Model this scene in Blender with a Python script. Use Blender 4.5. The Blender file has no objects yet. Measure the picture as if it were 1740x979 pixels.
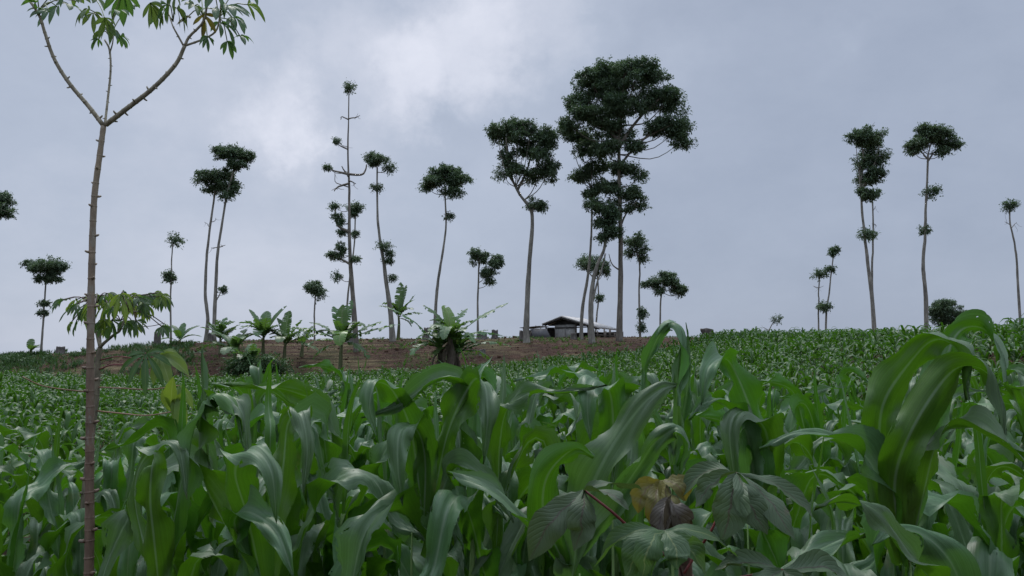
import bpy, math, random
import numpy as np
from mathutils import Vector, Matrix
R = math.radians
rng = np.random.default_rng(7)
random.seed(7)
sc = bpy.context.scene
COL = sc.collection

# ------------------------------------------------------------------ camera
EYE = 1.55
F = 1290.0                 # focal length in photo pixels (photo is 1740 wide)
PITCH = math.atan((620 - 489.5) / F)
cam = bpy.data.objects.new('camera', bpy.data.cameras.new('camera'))
COL.objects.link(cam)
cam.location = (0, 0, EYE)
cam.rotation_euler = (R(90) + PITCH, 0, 0)
cam.data.sensor_width = 36
cam.data.lens = F / 1740 * 36
cam.data.clip_start = 0.05
cam.data.clip_end = 9000
sc.camera = cam

# ------------------------------------------------------------------ world
SUN_EL, SUN_AZ = 58, -20       # azimuth from the viewing direction, negative = left
w = bpy.data.worlds.new('World'); sc.world = w; w.use_nodes = True
nt = w.node_tree; N = nt.nodes; L = nt.links
for n in list(N): N.remove(n)
wout = N.new('ShaderNodeOutputWorld')
skyt = N.new('ShaderNodeTexSky'); skyt.sky_type = 'NISHITA'; skyt.sun_disc = False
skyt.sun_elevation = R(SUN_EL); skyt.sun_rotation = R(SUN_AZ)
skyt.air_density = 1.0; skyt.dust_density = 3.0
bg1 = N.new('ShaderNodeBackground'); bg1.inputs['Strength'].default_value = 0.09
L.new(skyt.outputs[0], bg1.inputs['Color'])
tc = N.new('ShaderNodeTexCoord')

def pix_dir(px, py):
    v = Vector(((px - 870) / F, 1.0, -(py - 489.5) / F))
    return (Matrix.Rotation(PITCH, 3, 'X') @ v).normalized()

def wmath(op, a, b=None, clamp=False):
    n = N.new('ShaderNodeMath'); n.operation = op; n.use_clamp = clamp
    for i, v in enumerate((a, b)):
        if v is None: continue
        if hasattr(v, 'links') or hasattr(v, 'is_linked'): L.new(v, n.inputs[i])
        else: n.inputs[i].default_value = v
    return n.outputs[0]
def wnoise(scale, detail, rough=.55, dist=0.0, off=(0, 0, 0), sq=(1, 1, 1)):
    m = N.new('ShaderNodeMapping'); m.inputs['Location'].default_value = off; m.inputs['Scale'].default_value = sq
    L.new(tc.outputs['Generated'], m.inputs['Vector'])
    n = N.new('ShaderNodeTexNoise'); n.inputs['Scale'].default_value = scale; n.inputs['Detail'].default_value = detail
    n.inputs['Roughness'].default_value = rough; n.inputs['Distortion'].default_value = dist
    L.new(m.outputs[0], n.inputs['Vector']); return n
# wind-torn offset of the look-up direction, so that cloud edges are ragged
dn = wnoise(8.0, 7, .62)
ds = N.new('ShaderNodeVectorMath'); ds.operation = 'SUBTRACT'; L.new(dn.outputs['Color'], ds.inputs[0]); ds.inputs[1].default_value = (.5, .5, .5)
dsc = N.new('ShaderNodeVectorMath'); dsc.operation = 'SCALE'; L.new(ds.outputs[0], dsc.inputs[0]); dsc.inputs['Scale'].default_value = .20
dadd = N.new('ShaderNodeVectorMath'); dadd.operation = 'ADD'; L.new(tc.outputs['Generated'], dadd.inputs[0]); L.new(dsc.outputs[0], dadd.inputs[1])
def puff(px, py, rad, soft, amp):
    d = N.new('ShaderNodeVectorMath'); d.operation = 'DISTANCE'
    L.new(dadd.outputs[0], d.inputs[0]); d.inputs[1].default_value = pix_dir(px, py)
    mr = N.new('ShaderNodeMapRange'); mr.interpolation_type = 'SMOOTHSTEP'
    mr.inputs['From Min'].default_value = rad + soft; mr.inputs['From Max'].default_value = max(rad - soft, 0.0)
    mr.inputs['To Min'].default_value = 0; mr.inputs['To Max'].default_value = amp
    L.new(d.outputs['Value'], mr.inputs['Value']); return mr.outputs[0]
bright = None
for p in [(770, 85, .060, .045, .30), (735, 130, .045, .04, .20), (1000, 60, .06, .06, .10), (300, 60, .06, .06, .10), (640, 120, .05, .06, .14), (830, 60, .05, .05, .14), (850, 150, .03, .035, .14), (330, 130, .06, .07, .12), (690, 205, .030, .036, .30), (485, 180, .042, .045, .34), (530, 240, .03, .03, .2), (620, 60, .07, .07, .20),
          (900, 15, .07, .05, .26), (540, 260, .05, .06, .14), (1165, 95, .03, .035, .12), (1480, 40, .02, .03, .10), (430, 400, .14, .14, .10), (700, 330, .14, .14, .08),
          (860, 330, .06, .08, .06), (120, 590, .25, .22, .16), (600, 600, .16, .12, .06)]:
    q = puff(*p); bright = q if bright is None else wmath('ADD', bright, q)
n1 = wnoise(2.6, 7, .58, .2, (3, 1, 2), (1, 1, 1.8))
n1v = wmath('MULTIPLY', wmath('SUBTRACT', n1.outputs['Fac'], .5), .50)
n2 = wnoise(9, 6, .6, 0, (1, 5, 2), (1, 1, 1.6))
n2v = wmath('MULTIPLY', wmath('SUBTRACT', n2.outputs['Fac'], .5), .26)
dark = puff(1500, 430, .40, .35, .20)
dark2 = puff(130, 260, .16, .14, .06)
v = wmath('ADD', wmath('ADD', bright, n1v), n2v)
v = wmath('SUBTRACT', v, wmath('ADD', dark, dark2))
v = wmath('ADD', v, .30, True)
rp = N.new('ShaderNodeValToRGB'); L.new(v, rp.inputs[0])
e = rp.color_ramp.elements
e[0].position = 0; e[0].color = (.292, .342, .445, 1)
e[1].position = 1; e[1].color = (.72, .74, .83, 1)
m_ = e.new(.35); m_.color = (.385, .438, .545, 1)
m2_ = e.new(.6); m2_.color = (.50, .54, .64, 1)
# the cloud layer is brighter overhead than near the horizon, as a real overcast
sx = N.new('ShaderNodeSeparateXYZ'); L.new(tc.outputs['Generated'], sx.inputs[0])
zr = N.new('ShaderNodeMapRange'); zr.interpolation_type = 'SMOOTHSTEP'
zr.inputs['From Min'].default_value = .47; zr.inputs['From Max'].default_value = .92
zr.inputs['To Min'].default_value = 1.0; zr.inputs['To Max'].default_value = 3.8
L.new(sx.outputs['Z'], zr.inputs['Value'])
bg2 = N.new('ShaderNodeBackground'); L.new(rp.outputs[0], bg2.inputs['Color']); L.new(zr.outputs[0], bg2.inputs['Strength'])
mx = N.new('ShaderNodeMixShader'); mx.inputs[0].default_value = .93
L.new(bg1.outputs[0], mx.inputs[1]); L.new(bg2.outputs[0], mx.inputs[2]); L.new(mx.outputs[0], wout.inputs[0])

sl = bpy.data.lights.new('sun', 'SUN'); sl.energy = 1.5; sl.angle = R(12); sl.color = (1, .97, .92)
sun = bpy.data.objects.new('sun', sl); COL.objects.link(sun)
az = R(SUN_AZ); el = R(SUN_EL)
sdir = Vector((math.sin(az) * math.cos(el), math.cos(az) * math.cos(el), math.sin(el)))
sun.rotation_euler = (-sdir).to_track_quat('-Z', 'Y').to_euler()

vs = sc.view_settings
vs.view_transform = 'Standard'; vs.look = 'None'; vs.exposure = 0.22; vs.gamma = 1; vs.use_curve_mapping = False
sc.cycles.max_bounces = 8; sc.cycles.transparent_max_bounces = 8
sc.cycles.use_denoising = True

# ------------------------------------------------------------------ helpers
def P(px, py, Y):
    """point at forward distance Y that shows at photo pixel (px, py)"""
    d = pix_dir(px, py)
    return Vector((d.x / d.y * Y, Y, EYE + d.z / d.y * Y))

def lerp_tab(tab, x):
    xs = [t[0] for t in tab]; ys = [t[1] for t in tab]
    return np.interp(x, xs, ys)

def smoothnoise(x, y, s=1.0, seed=0):
    x = np.asarray(x, float) / s; y = np.asarray(y, float) / s
    k = [(1.0, .37, 1.1), (.61, -1.3, 2.3), (-1.7, .9, .4), (2.3, 2.9, 5.1), (-3.1, 1.9, 3.3)]
    o = 0
    for i, (a, b, c) in enumerate(k):
        o = o + np.sin(a * x + b * y + c + seed * 1.7 * (i + 1)) / (1 + i * .55)
    return o / 2.6

RIDGE = [(-600, 612), (0, 606), (110, 600), (200, 592), (330, 583), (430, 578), (700, 576), (1150, 573), (1260, 577), (1450, 584), (1500, 585), (1640, 583), (1740, 580), (1900, 574), (2400, 560)]
FIELD = [(-600, 650), (0, 650), (350, 652), (520, 652), (740, 640), (900, 628), (1000, 620), (1150, 606), (1240, 592), (1330, 592), (1500, 592), (1740, 589), (2400, 575)]
def crest_at(px):            # forward distance of the crest, nearer where the field climbs to the right
    return np.interp(px, [1130, 1450, 1740, 2200], [62.0, 42.0, 30.0, 26.0])
def ground(x, y):
    x = np.asarray(x, float); y = np.asarray(y, float)
    yy = np.maximum(y, 6.0)
    px = np.clip(870 + F * x / yy, -500, 2300)
    RD = crest_at(px); FE = RD * 50 / 62
    zf = EYE + (620 - lerp_tab(FIELD, px)) / F * FE
    zr_ = EYE + (620 - lerp_tab(RIDGE, px)) / F * RD
    a = -.30 + np.clip((px - 900) / 900, -.4, 1) * .25
    def sm(t): t = np.clip(t, 0, 1); return t * t * (3 - 2 * t)
    z = np.where(y < 6, 0 * x, a * sm((y - 6) / 6))
    t = np.clip((y - 12) / (FE - 12), 0, 1)
    z = np.where(y > 12, a + (zf - a) * t ** 1.15, z)
    t = np.clip((y - FE) / (RD - FE), 0, 1)
    z = np.where(y > FE, zf + (zr_ - zf) * (1.6 * t - .6 * t * t), z)
    t = np.maximum(y - RD, 0)
    fall = np.where(t < 12, .0035 * t * t, .504 + .084 * (t - 12))
    z = np.where(y > RD, zr_ - np.minimum(fall, 14 + 0 * t), z)
    bank = np.clip((y - FE) / 6, 0, 1) * np.clip((90 - y) / 20, 0, 1) * np.clip((1250 - px) / 100, 0, 1)
    z = z + smoothnoise(x, y, 1.6, 3) * .05 * bank + smoothnoise(x, y, .55, 1) * .02 * np.clip((80 - y) / 30, 0, 1)
    return z
def gz(x, y): return float(ground(x, y))

def make_mesh(name, V, Fc, mats, uv=None, smooth=True, midx=None):
    """V (n,3); Fc list of face index tuples or an (m,4) array; uv (n,2) per vertex"""
    me = bpy.data.meshes.new(name)
    V = np.asarray(V, np.float32)
    if isinstance(Fc, np.ndarray):
        m = len(Fc); k = Fc.shape[1]
        me.vertices.add(len(V)); me.vertices.foreach_set('co', V.ravel())
        me.loops.add(m * k); me.loops.foreach_set('vertex_index', Fc.astype(np.int32).ravel())
        me.polygons.add(m); me.polygons.foreach_set('loop_start', np.arange(0, m * k, k, dtype=np.int32))
        me.polygons.foreach_set('loop_total', np.full(m, k, np.int32))
        me.update(calc_edges=True)
    else:
        me.from_pydata([tuple(v) for v in V], [], [tuple(f) for f in Fc]); me.update()
    if uv is not None:
        ul = me.uv_layers.new(name='UVMap')
        li = np.empty(len(me.loops), np.int32); me.loops.foreach_get('vertex_index', li)
        ul.data.foreach_set('uv', np.asarray(uv, np.float32)[li].ravel())
    if smooth: me.polygons.foreach_set('use_smooth', np.ones(len(me.polygons), bool))
    for mt in (mats if isinstance(mats, (list, tuple)) else [mats]): me.materials.append(mt)
    if midx is not None: me.polygons.foreach_set('material_index', np.asarray(midx, np.int32))
    me.validate(); me.update()
    return me

class MB:
    """collects quads and triangles of ONE part"""
    def __init__(s): s.V = []; s.F = []; s.U = []; s.M = []; s.n = 0
    def add(s, V, Fq, U=None, mi=0):
        V = np.asarray(V, float).reshape(-1, 3); Fq = np.asarray(Fq, int)
        s.V.append(V); s.F.append(Fq + s.n); s.U.append(np.zeros((len(V), 2)) if U is None else np.asarray(U, float))
        s.M.append(np.full(len(Fq), mi)); s.n += len(V); return s
    def mesh(s, name, mats, smooth=True):
        return make_mesh(name, np.concatenate(s.V), np.concatenate(s.F), mats, np.concatenate(s.U), smooth, np.concatenate(s.M))
    def tube(s, pts, rad, k=8, mi=0, cap=True):
        pts = [Vector(p) for p in pts]; n = len(pts)
        if not hasattr(rad, '__len__'): rad = [rad] * n
        V = []; U = []; ref = None; acc = 0
        for i, p in enumerate(pts):
            t = (pts[min(i + 1, n - 1)] - pts[max(i - 1, 0)]).normalized()
            if ref is None:
                ref = t.orthogonal().normalized()
            ref = (ref - t * ref.dot(t)).normalized()
            b = t.cross(ref)
            if i: acc += (pts[i] - pts[i - 1]).length
            for j in range(k):
                a = 2 * math.pi * j / k
                V.append(p + (ref * math.cos(a) + b * math.sin(a)) * rad[i]); U.append((j / k, acc))
        Fq = []
        for i in range(n - 1):
            for j in range(k):
                q = (j + 1) % k
                Fq.append((i * k + j, i * k + q, (i + 1) * k + q, (i + 1) * k + j))
        if cap:
            V += [pts[0], pts[-1]]; U += [(0, 0), (0, acc)]
            a0 = n * k; a1 = a0 + 1
            for j in range(0, k, 2):
                Fq.append((a0, (j + 2) % k, (j + 1) % k, j))
                o = (n - 1) * k
                Fq.append((a1, o + j, o + (j + 1) % k, o + (j + 2) % k))
        s.add([tuple(v) for v in V], Fq, U, mi); return s
    def box(s, c, size, rot=None, mi=0):
        c = Vector(c); h = Vector(size) / 2
        V = []
        for z in (-1, 1):
            for x, y in ((-1, -1), (1, -1), (1, 1), (-1, 1)):
                v = Vector((x * h.x, y * h.y, z * h.z))
                if rot is not None: v = rot @ v
                V.append(tuple(c + v))
        s.add(V, [(3, 2, 1, 0), (4, 5, 6, 7), (0, 1, 5, 4), (1, 2, 6, 5), (2, 3, 7, 6), (3, 0, 4, 7)], None, mi); return s

def obj(name, me, parent=None, loc=None):
    o = bpy.data.objects.new(name, me); COL.objects.link(o)
    if parent is not None: o.parent = parent
    if loc is not None: o.location = loc
    return o
def thing(name, label, cat, loc=(0, 0, 0), group=None, rz=0, sc_=1.0):
    o = bpy.data.objects.new(name, None); COL.objects.link(o); o.empty_display_size = .1
    o.location = loc; o.rotation_euler = (0, 0, rz); o.scale = (sc_,) * 3
    o['label'] = label; o['category'] = cat
    if group: o['group'] = group
    return o
def build(mb, name, mats, parent, origin=None, smooth=True):
    """link an MB given in world coordinates as a part of parent (an unrotated Empty)"""
    me = mb.mesh(name, mats, smooth)
    if origin is not None: me.transform(Matrix.Translation(-Vector(origin))); me.update()
    return obj(name, me, parent)

def catmull(pts, n):
    pts = [np.asarray(p, float) for p in pts]
    pts = [2 * pts[0] - pts[1]] + pts + [2 * pts[-1] - pts[-2]]
    m = len(pts) - 3; out = []
    for i in range(n):
        u = i / (n - 1) * m; k = min(int(u), m - 1); t = u - k
        a, b, c, d = pts[k:k + 4]
        out.append(.5 * (2 * b + (c - a) * t + (2 * a - 5 * b + 4 * c - d) * t * t + (3 * b - a - 3 * c + d) * t ** 3))
    return np.array(out)

# ------------------------------------------------------------------ materials
def mat(name):
    m = bpy.data.materials.new(name); m.use_nodes = True
    return m, m.node_tree, m.node_tree.nodes['Principled BSDF'], m.node_tree.nodes['Material Output']
def nd(t, typ, **kw):
    n = t.nodes.new(typ)
    for k, v in kw.items(): setattr(n, k, v)
    return n
def noise(t, scale, detail=4, rough=.55, vec=None, dist=0):
    n = nd(t, 'ShaderNodeTexNoise'); n.inputs['Scale'].default_value = scale; n.inputs['Detail'].default_value = detail
    n.inputs['Roughness'].default_value = rough; n.inputs['Distortion'].default_value = dist
    if vec is not None: t.links.new(vec, n.inputs['Vector'])
    return n
def ramp(t, src, stops):
    r = nd(t, 'ShaderNodeValToRGB'); t.links.new(src, r.inputs[0])
    el = r.color_ramp.elements
    el[0].position = stops[0][0]; el[0].color = (*stops[0][1], 1)
    el[1].position = stops[-1][0]; el[1].color = (*stops[-1][1], 1)
    for p, c in stops[1:-1]:
        q = el.new(p); q.color = (*c, 1)
    return r
def coords(t, scale=(1, 1, 1), kind='Object'):
    c = nd(t, 'ShaderNodeTexCoord'); m = nd(t, 'ShaderNodeMapping'); m.inputs['Scale'].default_value = scale
    t.links.new(c.outputs[kind], m.inputs['Vector']); return m.outputs[0]
def bump(t, src, strength, dist, bsdf):
    b = nd(t, 'ShaderNodeBump'); b.inputs['Strength'].default_value = strength; b.inputs['Distance'].default_value = dist
    t.links.new(src, b.inputs['Height']); t.links.new(b.outputs[0], bsdf.inputs['Normal']); return b
def mixc(t, fac, a, b, typ='MIX'):
    m = nd(t, 'ShaderNodeMix', data_type='RGBA', blend_type=typ)
    for s_, v in ((m.inputs['Factor'], fac), (m.inputs['A'], a), (m.inputs['B'], b)):
        if isinstance(v, (int, float)): s_.default_value = v
        elif isinstance(v, tuple): s_.default_value = (*v, 1)
        else: t.links.new(v, s_)
    return m.outputs['Result']
def vmath(t, op, a, b=None, clamp=False):
    n = nd(t, 'ShaderNodeMath', operation=op); n.use_clamp = clamp
    for i, v in enumerate((a, b)):
        if v is None: continue
        if isinstance(v, (int, float)): n.inputs[i].default_value = v
        else: t.links.new(v, n.inputs[i])
    return n.outputs[0]

def leaf_mat(name, up, under, trans, rough=.42, rib=(.16, .24, .09), transw=.35, ribw=.035, streak=True, spot=None, scale=1.0, spec=.5, veins=0, torn=False):
    """blade material: its upper and under sides have their own colour; U runs across the blade (0..1), V along it in metres"""
    m, t, b, out = mat(name)
    g = nd(t, 'ShaderNodeNewGeometry')
    uvn = nd(t, 'ShaderNodeUVMap'); uvn.uv_map = 'UVMap'
    sp = nd(t, 'ShaderNodeSeparateXYZ'); t.links.new(uvn.outputs[0], sp.inputs[0])
    oi = nd(t, 'ShaderNodeObjectInfo')
    ob = coords(t)
    big = noise(t, 2.5 * scale, 3, .6, ob)
    c = mixc(t, g.outputs['Backfacing'], up, under)
    va = vmath(t, 'ADD', vmath(t, 'MULTIPLY', big.outputs['Fac'], .9), vmath(t, 'MULTIPLY', oi.outputs['Random'], .35))
    hs = nd(t, 'ShaderNodeHueSaturation'); t.links.new(c, hs.inputs['Color'])
    t.links.new(vmath(t, 'ADD', vmath(t, 'MULTIPLY', va, .75), .52), hs.inputs['Value'])
    t.links.new(vmath(t, 'ADD', vmath(t, 'MULTIPLY', oi.outputs['Random'], .03), .485), hs.inputs['Hue'])
    c = hs.outputs[0]
    if streak:
        cm = nd(t, 'ShaderNodeMapping'); cm.inputs['Scale'].default_value = (34, 1.2, 1); t.links.new(uvn.outputs[0], cm.inputs['Vector'])
        st = noise(t, 1.0, 3, .6, cm.outputs[0])
        c = mixc(t, .55, c, ramp(t, st.outputs['Fac'], [(.3, (.52, .54, .52)), (.7, (1.4, 1.36, 1.3))]).outputs[0], 'MULTIPLY')
        bump(t, st.outputs['Fac'], .35, .002, b)
    if veins:
        # side veins leave the midrib slantwise
        au = vmath(t, 'ABSOLUTE', vmath(t, 'SUBTRACT', sp.outputs[0], .5))
        ph = vmath(t, 'MULTIPLY', vmath(t, 'SUBTRACT', sp.outputs[1], vmath(t, 'MULTIPLY', au, .05)), veins)
        sv = vmath(t, 'POWER', vmath(t, 'ABSOLUTE', vmath(t, 'SINE', ph)), 10.0)
        bump(t, vmath(t, 'SUBTRACT', 1.0, sv), .25, .002, b)
        c = mixc(t, vmath(t, 'MULTIPLY', sv, .08), c, rib)
    if spot:
        sn = noise(t, spot[0], 4, .6, ob)
        f = nd(t, 'ShaderNodeMapRange'); f.inputs['From Min'].default_value = spot[1]; f.inputs['From Max'].default_value = spot[1] + .1
        t.links.new(sn.outputs['Fac'], f.inputs['Value'])
        c = mixc(t, f.outputs[0], c, spot[2])
    if ribw:
        d = vmath(t, 'ABSOLUTE', vmath(t, 'SUBTRACT', sp.outputs[0], .5))
        mr = nd(t, 'ShaderNodeMapRange'); mr.inputs['From Min'].default_value = ribw * 1.4; mr.inputs['From Max'].default_value = ribw * .5
        t.links.new(d, mr.inputs['Value'])
        c = mixc(t, vmath(t, 'MULTIPLY', mr.outputs[0], .75), c, rib)
    t.links.new(c, b.inputs['Base Color'])
    rn = noise(t, 14 * scale, 5, .65, ob)
    t.links.new(vmath(t, 'ADD', vmath(t, 'MULTIPLY', rn.outputs['Fac'], .34), rough - .17), b.inputs['Roughness'])
    c = mixc(t, .5, c, ramp(t, rn.outputs['Fac'], [(.35, (.72, .72, .72)), (.68, (1.22, 1.22, 1.25))]).outputs[0], 'MULTIPLY')
    t.links.new(c, b.inputs['Base Color'])
    b.inputs['Specular IOR Level'].default_value = spec
    tr = nd(t, 'ShaderNodeBsdfTranslucent')
    tcol = mixc(t, .55, c, trans)
    t.links.new(tcol, tr.inputs['Color'])
    ms = nd(t, 'ShaderNodeMixShader'); ms.inputs[0].default_value = transw
    t.links.new(b.outputs[0], ms.inputs[1]); t.links.new(tr.outputs[0], ms.inputs[2]); t.links.new(ms.outputs[0], out.inputs['Surface'])
    if torn:      # insect holes between the veins and frayed margins
        hm = nd(t, 'ShaderNodeMapping'); hm.inputs['Scale'].default_value = (9, 26, 1); t.links.new(uvn.outputs[0], hm.inputs['Vector'])
        rl = nd(t, 'ShaderNodeVectorMath', operation='ADD'); t.links.new(hm.outputs[0], rl.inputs[0])
        cb_ = nd(t, 'ShaderNodeCombineXYZ'); t.links.new(vmath(t, 'MULTIPLY', oi.outputs['Random'], 37.0), cb_.inputs[2]); t.links.new(cb_.outputs[0], rl.inputs[1])
        hn = noise(t, 1.0, 3, .6, rl.outputs[0])
        edge = vmath(t, 'ABSOLUTE', vmath(t, 'SUBTRACT', sp.outputs[0], .5))
        e2 = nd(t, 'ShaderNodeMapRange'); e2.inputs['From Min'].default_value = .36; e2.inputs['From Max'].default_value = .5; e2.inputs['To Max'].default_value = .19; t.links.new(edge, e2.inputs['Value'])
        hole = vmath(t, 'GREATER_THAN', vmath(t, 'ADD', hn.outputs['Fac'], e2.outputs[0]), .735)
        tp = nd(t, 'ShaderNodeBsdfTransparent'); m3 = nd(t, 'ShaderNodeMixShader')
        t.links.new(hole, m3.inputs[0]); t.links.new(ms.outputs[0], m3.inputs[1]); t.links.new(tp.outputs[0], m3.inputs[2]); t.links.new(m3.outputs[0], out.inputs['Surface'])
    return m

M = {}
M['maize'] = leaf_mat('maize_blade', (.072, .138, .056), (.046, .132, .010), (.13, .38, .006), rough=.48, spec=.5, spot=(7, .66, (.13, .14, .045)), transw=.25, torn=True, rib=(.15, .22, .12))
M['maize_far'] = leaf_mat('young_maize_blade', (.050, .118, .030), (.045, .120, .014), (.10, .30, .012), rough=.50, spec=.32, transw=.26, ribw=0, streak=False)
M['cassava'] = leaf_mat('cassava_leaf', (.045, .10, .030), (.055, .12, .035), (.15, .33, .02), rough=.5, transw=.35, rib=(.18, .22, .08), streak=False, ribw=.03, veins=420)
M['cassava_lime'] = leaf_mat('young_cassava_leaf', (.13, .22, .035), (.13, .23, .05), (.30, .45, .03), rough=.5, transw=.45, rib=(.25, .3, .1), streak=False, ribw=.03, veins=420)
M['cassava_mid'] = leaf_mat('olive_cassava_leaf', (.085, .135, .030), (.085, .145, .04), (.18, .28, .025), rough=.5, transw=.38, rib=(.2, .24, .1), streak=False, ribw=.03, veins=420)
M['cassava_grey'] = leaf_mat('cassava_leaf_dusky', (.055, .090, .040), (.045, .078, .026), (.09, .17, .02), rough=.55, spec=.35, transw=.22, rib=(.06, .035, .03), streak=False, ribw=.03, spot=(18, .66, (.09, .07, .04)), veins=380)
M['cassava_yellow'] = leaf_mat('cassava_leaf_yellow', (.115, .105, .018), (.11, .10, .02), (.26, .22, .02), rough=.55, transw=.4, rib=(.10, .05, .02), streak=False, ribw=.035, spot=(26, .56, (.10, .09, .02)), veins=380)
M['cassava_brown'] = leaf_mat('cassava_leaf_maroon', (.062, .052, .032), (.055, .048, .028), (.12, .09, .03), rough=.55, transw=.15, rib=(.03, .015, .012), streak=False, ribw=.03, veins=380)
M['banana'] = leaf_mat('banana_blade', (.062, .130, .036), (.070, .140, .038), (.17, .34, .025), rough=.42, transw=.3, rib=(.20, .26, .12), streak=False, ribw=.05, scale=.4)
M['banana_lime'] = leaf_mat('young_banana_blade', (.12, .24, .04), (.12, .24, .05), (.25, .45, .05), rough=.38, transw=.4, rib=(.25, .3, .12), streak=False, ribw=.05, scale=.4)
M['banana_dry'] = leaf_mat('dry_banana_blade', (.085, .065, .045), (.08, .06, .04), (.10, .08, .04), rough=.8, transw=.15, rib=(.12, .10, .07), streak=False, ribw=.05, scale=.4)
def crown_mat(name, a, b_, tr, spec=.3):
    m, t, b, out = mat(name)
    n = noise(t, .45, 3, .6, coords(t)); n2 = noise(t, 4, 2, .5, coords(t))
    f = vmath(t, 'ADD', vmath(t, 'MULTIPLY', n.outputs['Fac'], .7), vmath(t, 'MULTIPLY', n2.outputs['Fac'], .35))
    c = ramp(t, f, [(.35, a), (.68, b_)]).outputs[0]
    t.links.new(c, b.inputs['Base Color']); b.inputs['Roughness'].default_value = .6; b.inputs['Specular IOR Level'].default_value = spec
    q = nd(t, 'ShaderNodeBsdfTranslucent'); t.links.new(mixc(t, .5, c, tr), q.inputs['Color'])
    ms = nd(t, 'ShaderNodeMixShader'); ms.inputs[0].default_value = .25
    t.links.new(b.outputs[0], ms.inputs[1]); t.links.new(q.outputs[0], ms.inputs[2]); t.links.new(ms.outputs[0], out.inputs['Surface'])
    return m
M['crown'] = crown_mat('tree_leaves', (.055, .092, .060), (.12, .17, .095), (.13, .24, .05))
M['crown_lime'] = crown_mat('tree_leaves_fresh', (.035, .085, .03), (.07, .14, .04), (.09, .2, .03))
M['bush'] = crown_mat('bush_leaves', (.030, .065, .026), (.065, .12, .040), (.08, .18, .03))
M['weed'] = crown_mat('weed_leaves', (.05, .11, .02), (.10, .19, .04), (.12, .28, .03))
M['drygrass'] = crown_mat('dry_grass', (.13, .12, .05), (.20, .19, .09), (.2, .2, .06))

def bark_mat(name, a, b_, sc_=1.0, bands=0):
    m, t, b, out = mat(name)
    co = coords(t, (3 * sc_, 3 * sc_, .8 * sc_))
    n = noise(t, 2, 6, .65, co)
    c = ramp(t, n.outputs['Fac'], [(.32, a), (.66, b_)]).outputs[0]
    n3 = noise(t, 1.1 * sc_, 3, .6, coords(t))
    c = mixc(t, .6, c, ramp(t, n3.outputs['Fac'], [(.35, (.65, .65, .62)), (.65, (1.25, 1.25, 1.25))]).outputs[0], 'MULTIPLY')
    t.links.new(c, b.inputs['Base Color']); b.inputs['Roughness'].default_value = .85
    bump(t, n.outputs['Fac'], .6, .03 / sc_, b)
    return m
M['bark'] = bark_mat('pale_bark', (.11, .10, .085), (.27, .25, .21), 1)
M['bark_dark'] = bark_mat('brown_bark', (.085, .072, .06), (.20, .175, .14), 1)
M['deadwood'] = bark_mat('weathered_stump', (.05, .045, .04), (.15, .13, .115), 2)
M['pseudo'] = bark_mat('banana_pseudostem', (.07, .09, .035), (.15, .15, .07), 1)
M['pseudo_dry'] = bark_mat('banana_pseudostem_dry', (.06, .045, .035), (.17, .13, .10), 2)
M['stalk'] = bark_mat('maize_stalk', (.09, .16, .04), (.16, .25, .08), 8)
def cassava_stem_mat():
    m, t, b, out = mat('cassava_stem')
    co = nd(t, 'ShaderNodeTexCoord'); s_ = nd(t, 'ShaderNodeSeparateXYZ'); t.links.new(co.outputs['Object'], s_.inputs[0])
    n = noise(t, 60, 5, .65, coords(t, (1, 1, .35)))
    low = ramp(t, n.outputs['Fac'], [(.3, (.085, .052, .034)), (.7, (.19, .125, .082))]).outputs[0]
    hi = ramp(t, n.outputs['Fac'], [(.3, (.16, .125, .085)), (.7, (.34, .27, .18))]).outputs[0]
    n2 = noise(t, 3, 3, .5, coords(t))
    h = vmath(t, 'ADD', s_.outputs[2], vmath(t, 'MULTIPLY', n2.outputs['Fac'], .25))
    mr = nd(t, 'ShaderNodeMapRange'); mr.inputs['From Min'].default_value = 1.55; mr.inputs['From Max'].default_value = 2.25; t.links.new(h, mr.inputs['Value'])
    pn = noise(t, 22, 5, .7, coords(t, (1, 1, .5)))
    pf = nd(t, 'ShaderNodeMapRange'); pf.inputs['From Min'].default_value = .54; pf.inputs['From Max'].default_value = .62; t.links.new(pn.outputs['Fac'], pf.inputs['Value'])
    cc = mixc(t, vmath(t, 'MULTIPLY', pf.outputs[0], .55), mixc(t, mr.outputs[0], low, hi), (.23, .22, .18))
    t.links.new(cc, b.inputs['Base Color']); b.inputs['Roughness'].default_value = .6
    bump(t, n.outputs['Fac'], .5, .003, b); return m
M['cstem'] = cassava_stem_mat()
M['cbranch'] = bark_mat('cassava_branch', (.17, .15, .10), (.38, .34, .25), 14)
M['cstem2'] = bark_mat('grey_cassava_stem', (.10, .085, .06), (.22, .19, .13), 14)
def plain(name, c, rough=.6, var=.25, sc_=20, spec=.5):
    m, t, b, out = mat(name)
    n = noise(t, sc_, 4, .6, coords(t))
    k = tuple(x * (1 - var) for x in c); l = tuple(x * (1 + var) for x in c)
    t.links.new(ramp(t, n.outputs['Fac'], [(.3, k), (.7, l)]).outputs[0], b.inputs['Base Color'])
    b.inputs['Roughness'].default_value = rough; b.inputs['Specular IOR Level'].default_value = spec
    bump(t, n.outputs['Fac'], .25, .003, b); return m
M['petiole_red'] = plain('red_petiole', (.16, .035, .03), .45)
M['petiole_dark'] = plain('dark_petiole', (.05, .022, .02), .5)
M['petiole_tan'] = plain('tan_petiole', (.23, .13, .075), .5)
M['petiole_green'] = plain('green_petiole', (.14, .17, .05), .5)
M['roof'] = plain('zinc_sheet', (.40, .385, .365), .65, .4, 2.5)
M['panel'] = plain('pale_board', (.42, .41, .385), .85, .25, 2)
M['planks'] = plain('dark_planks', (.050, .045, .042), .9, .4, 3)
M['tarp'] = plain('grey_tarp', (.10, .10, .105), .7, .3, 2)
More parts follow.
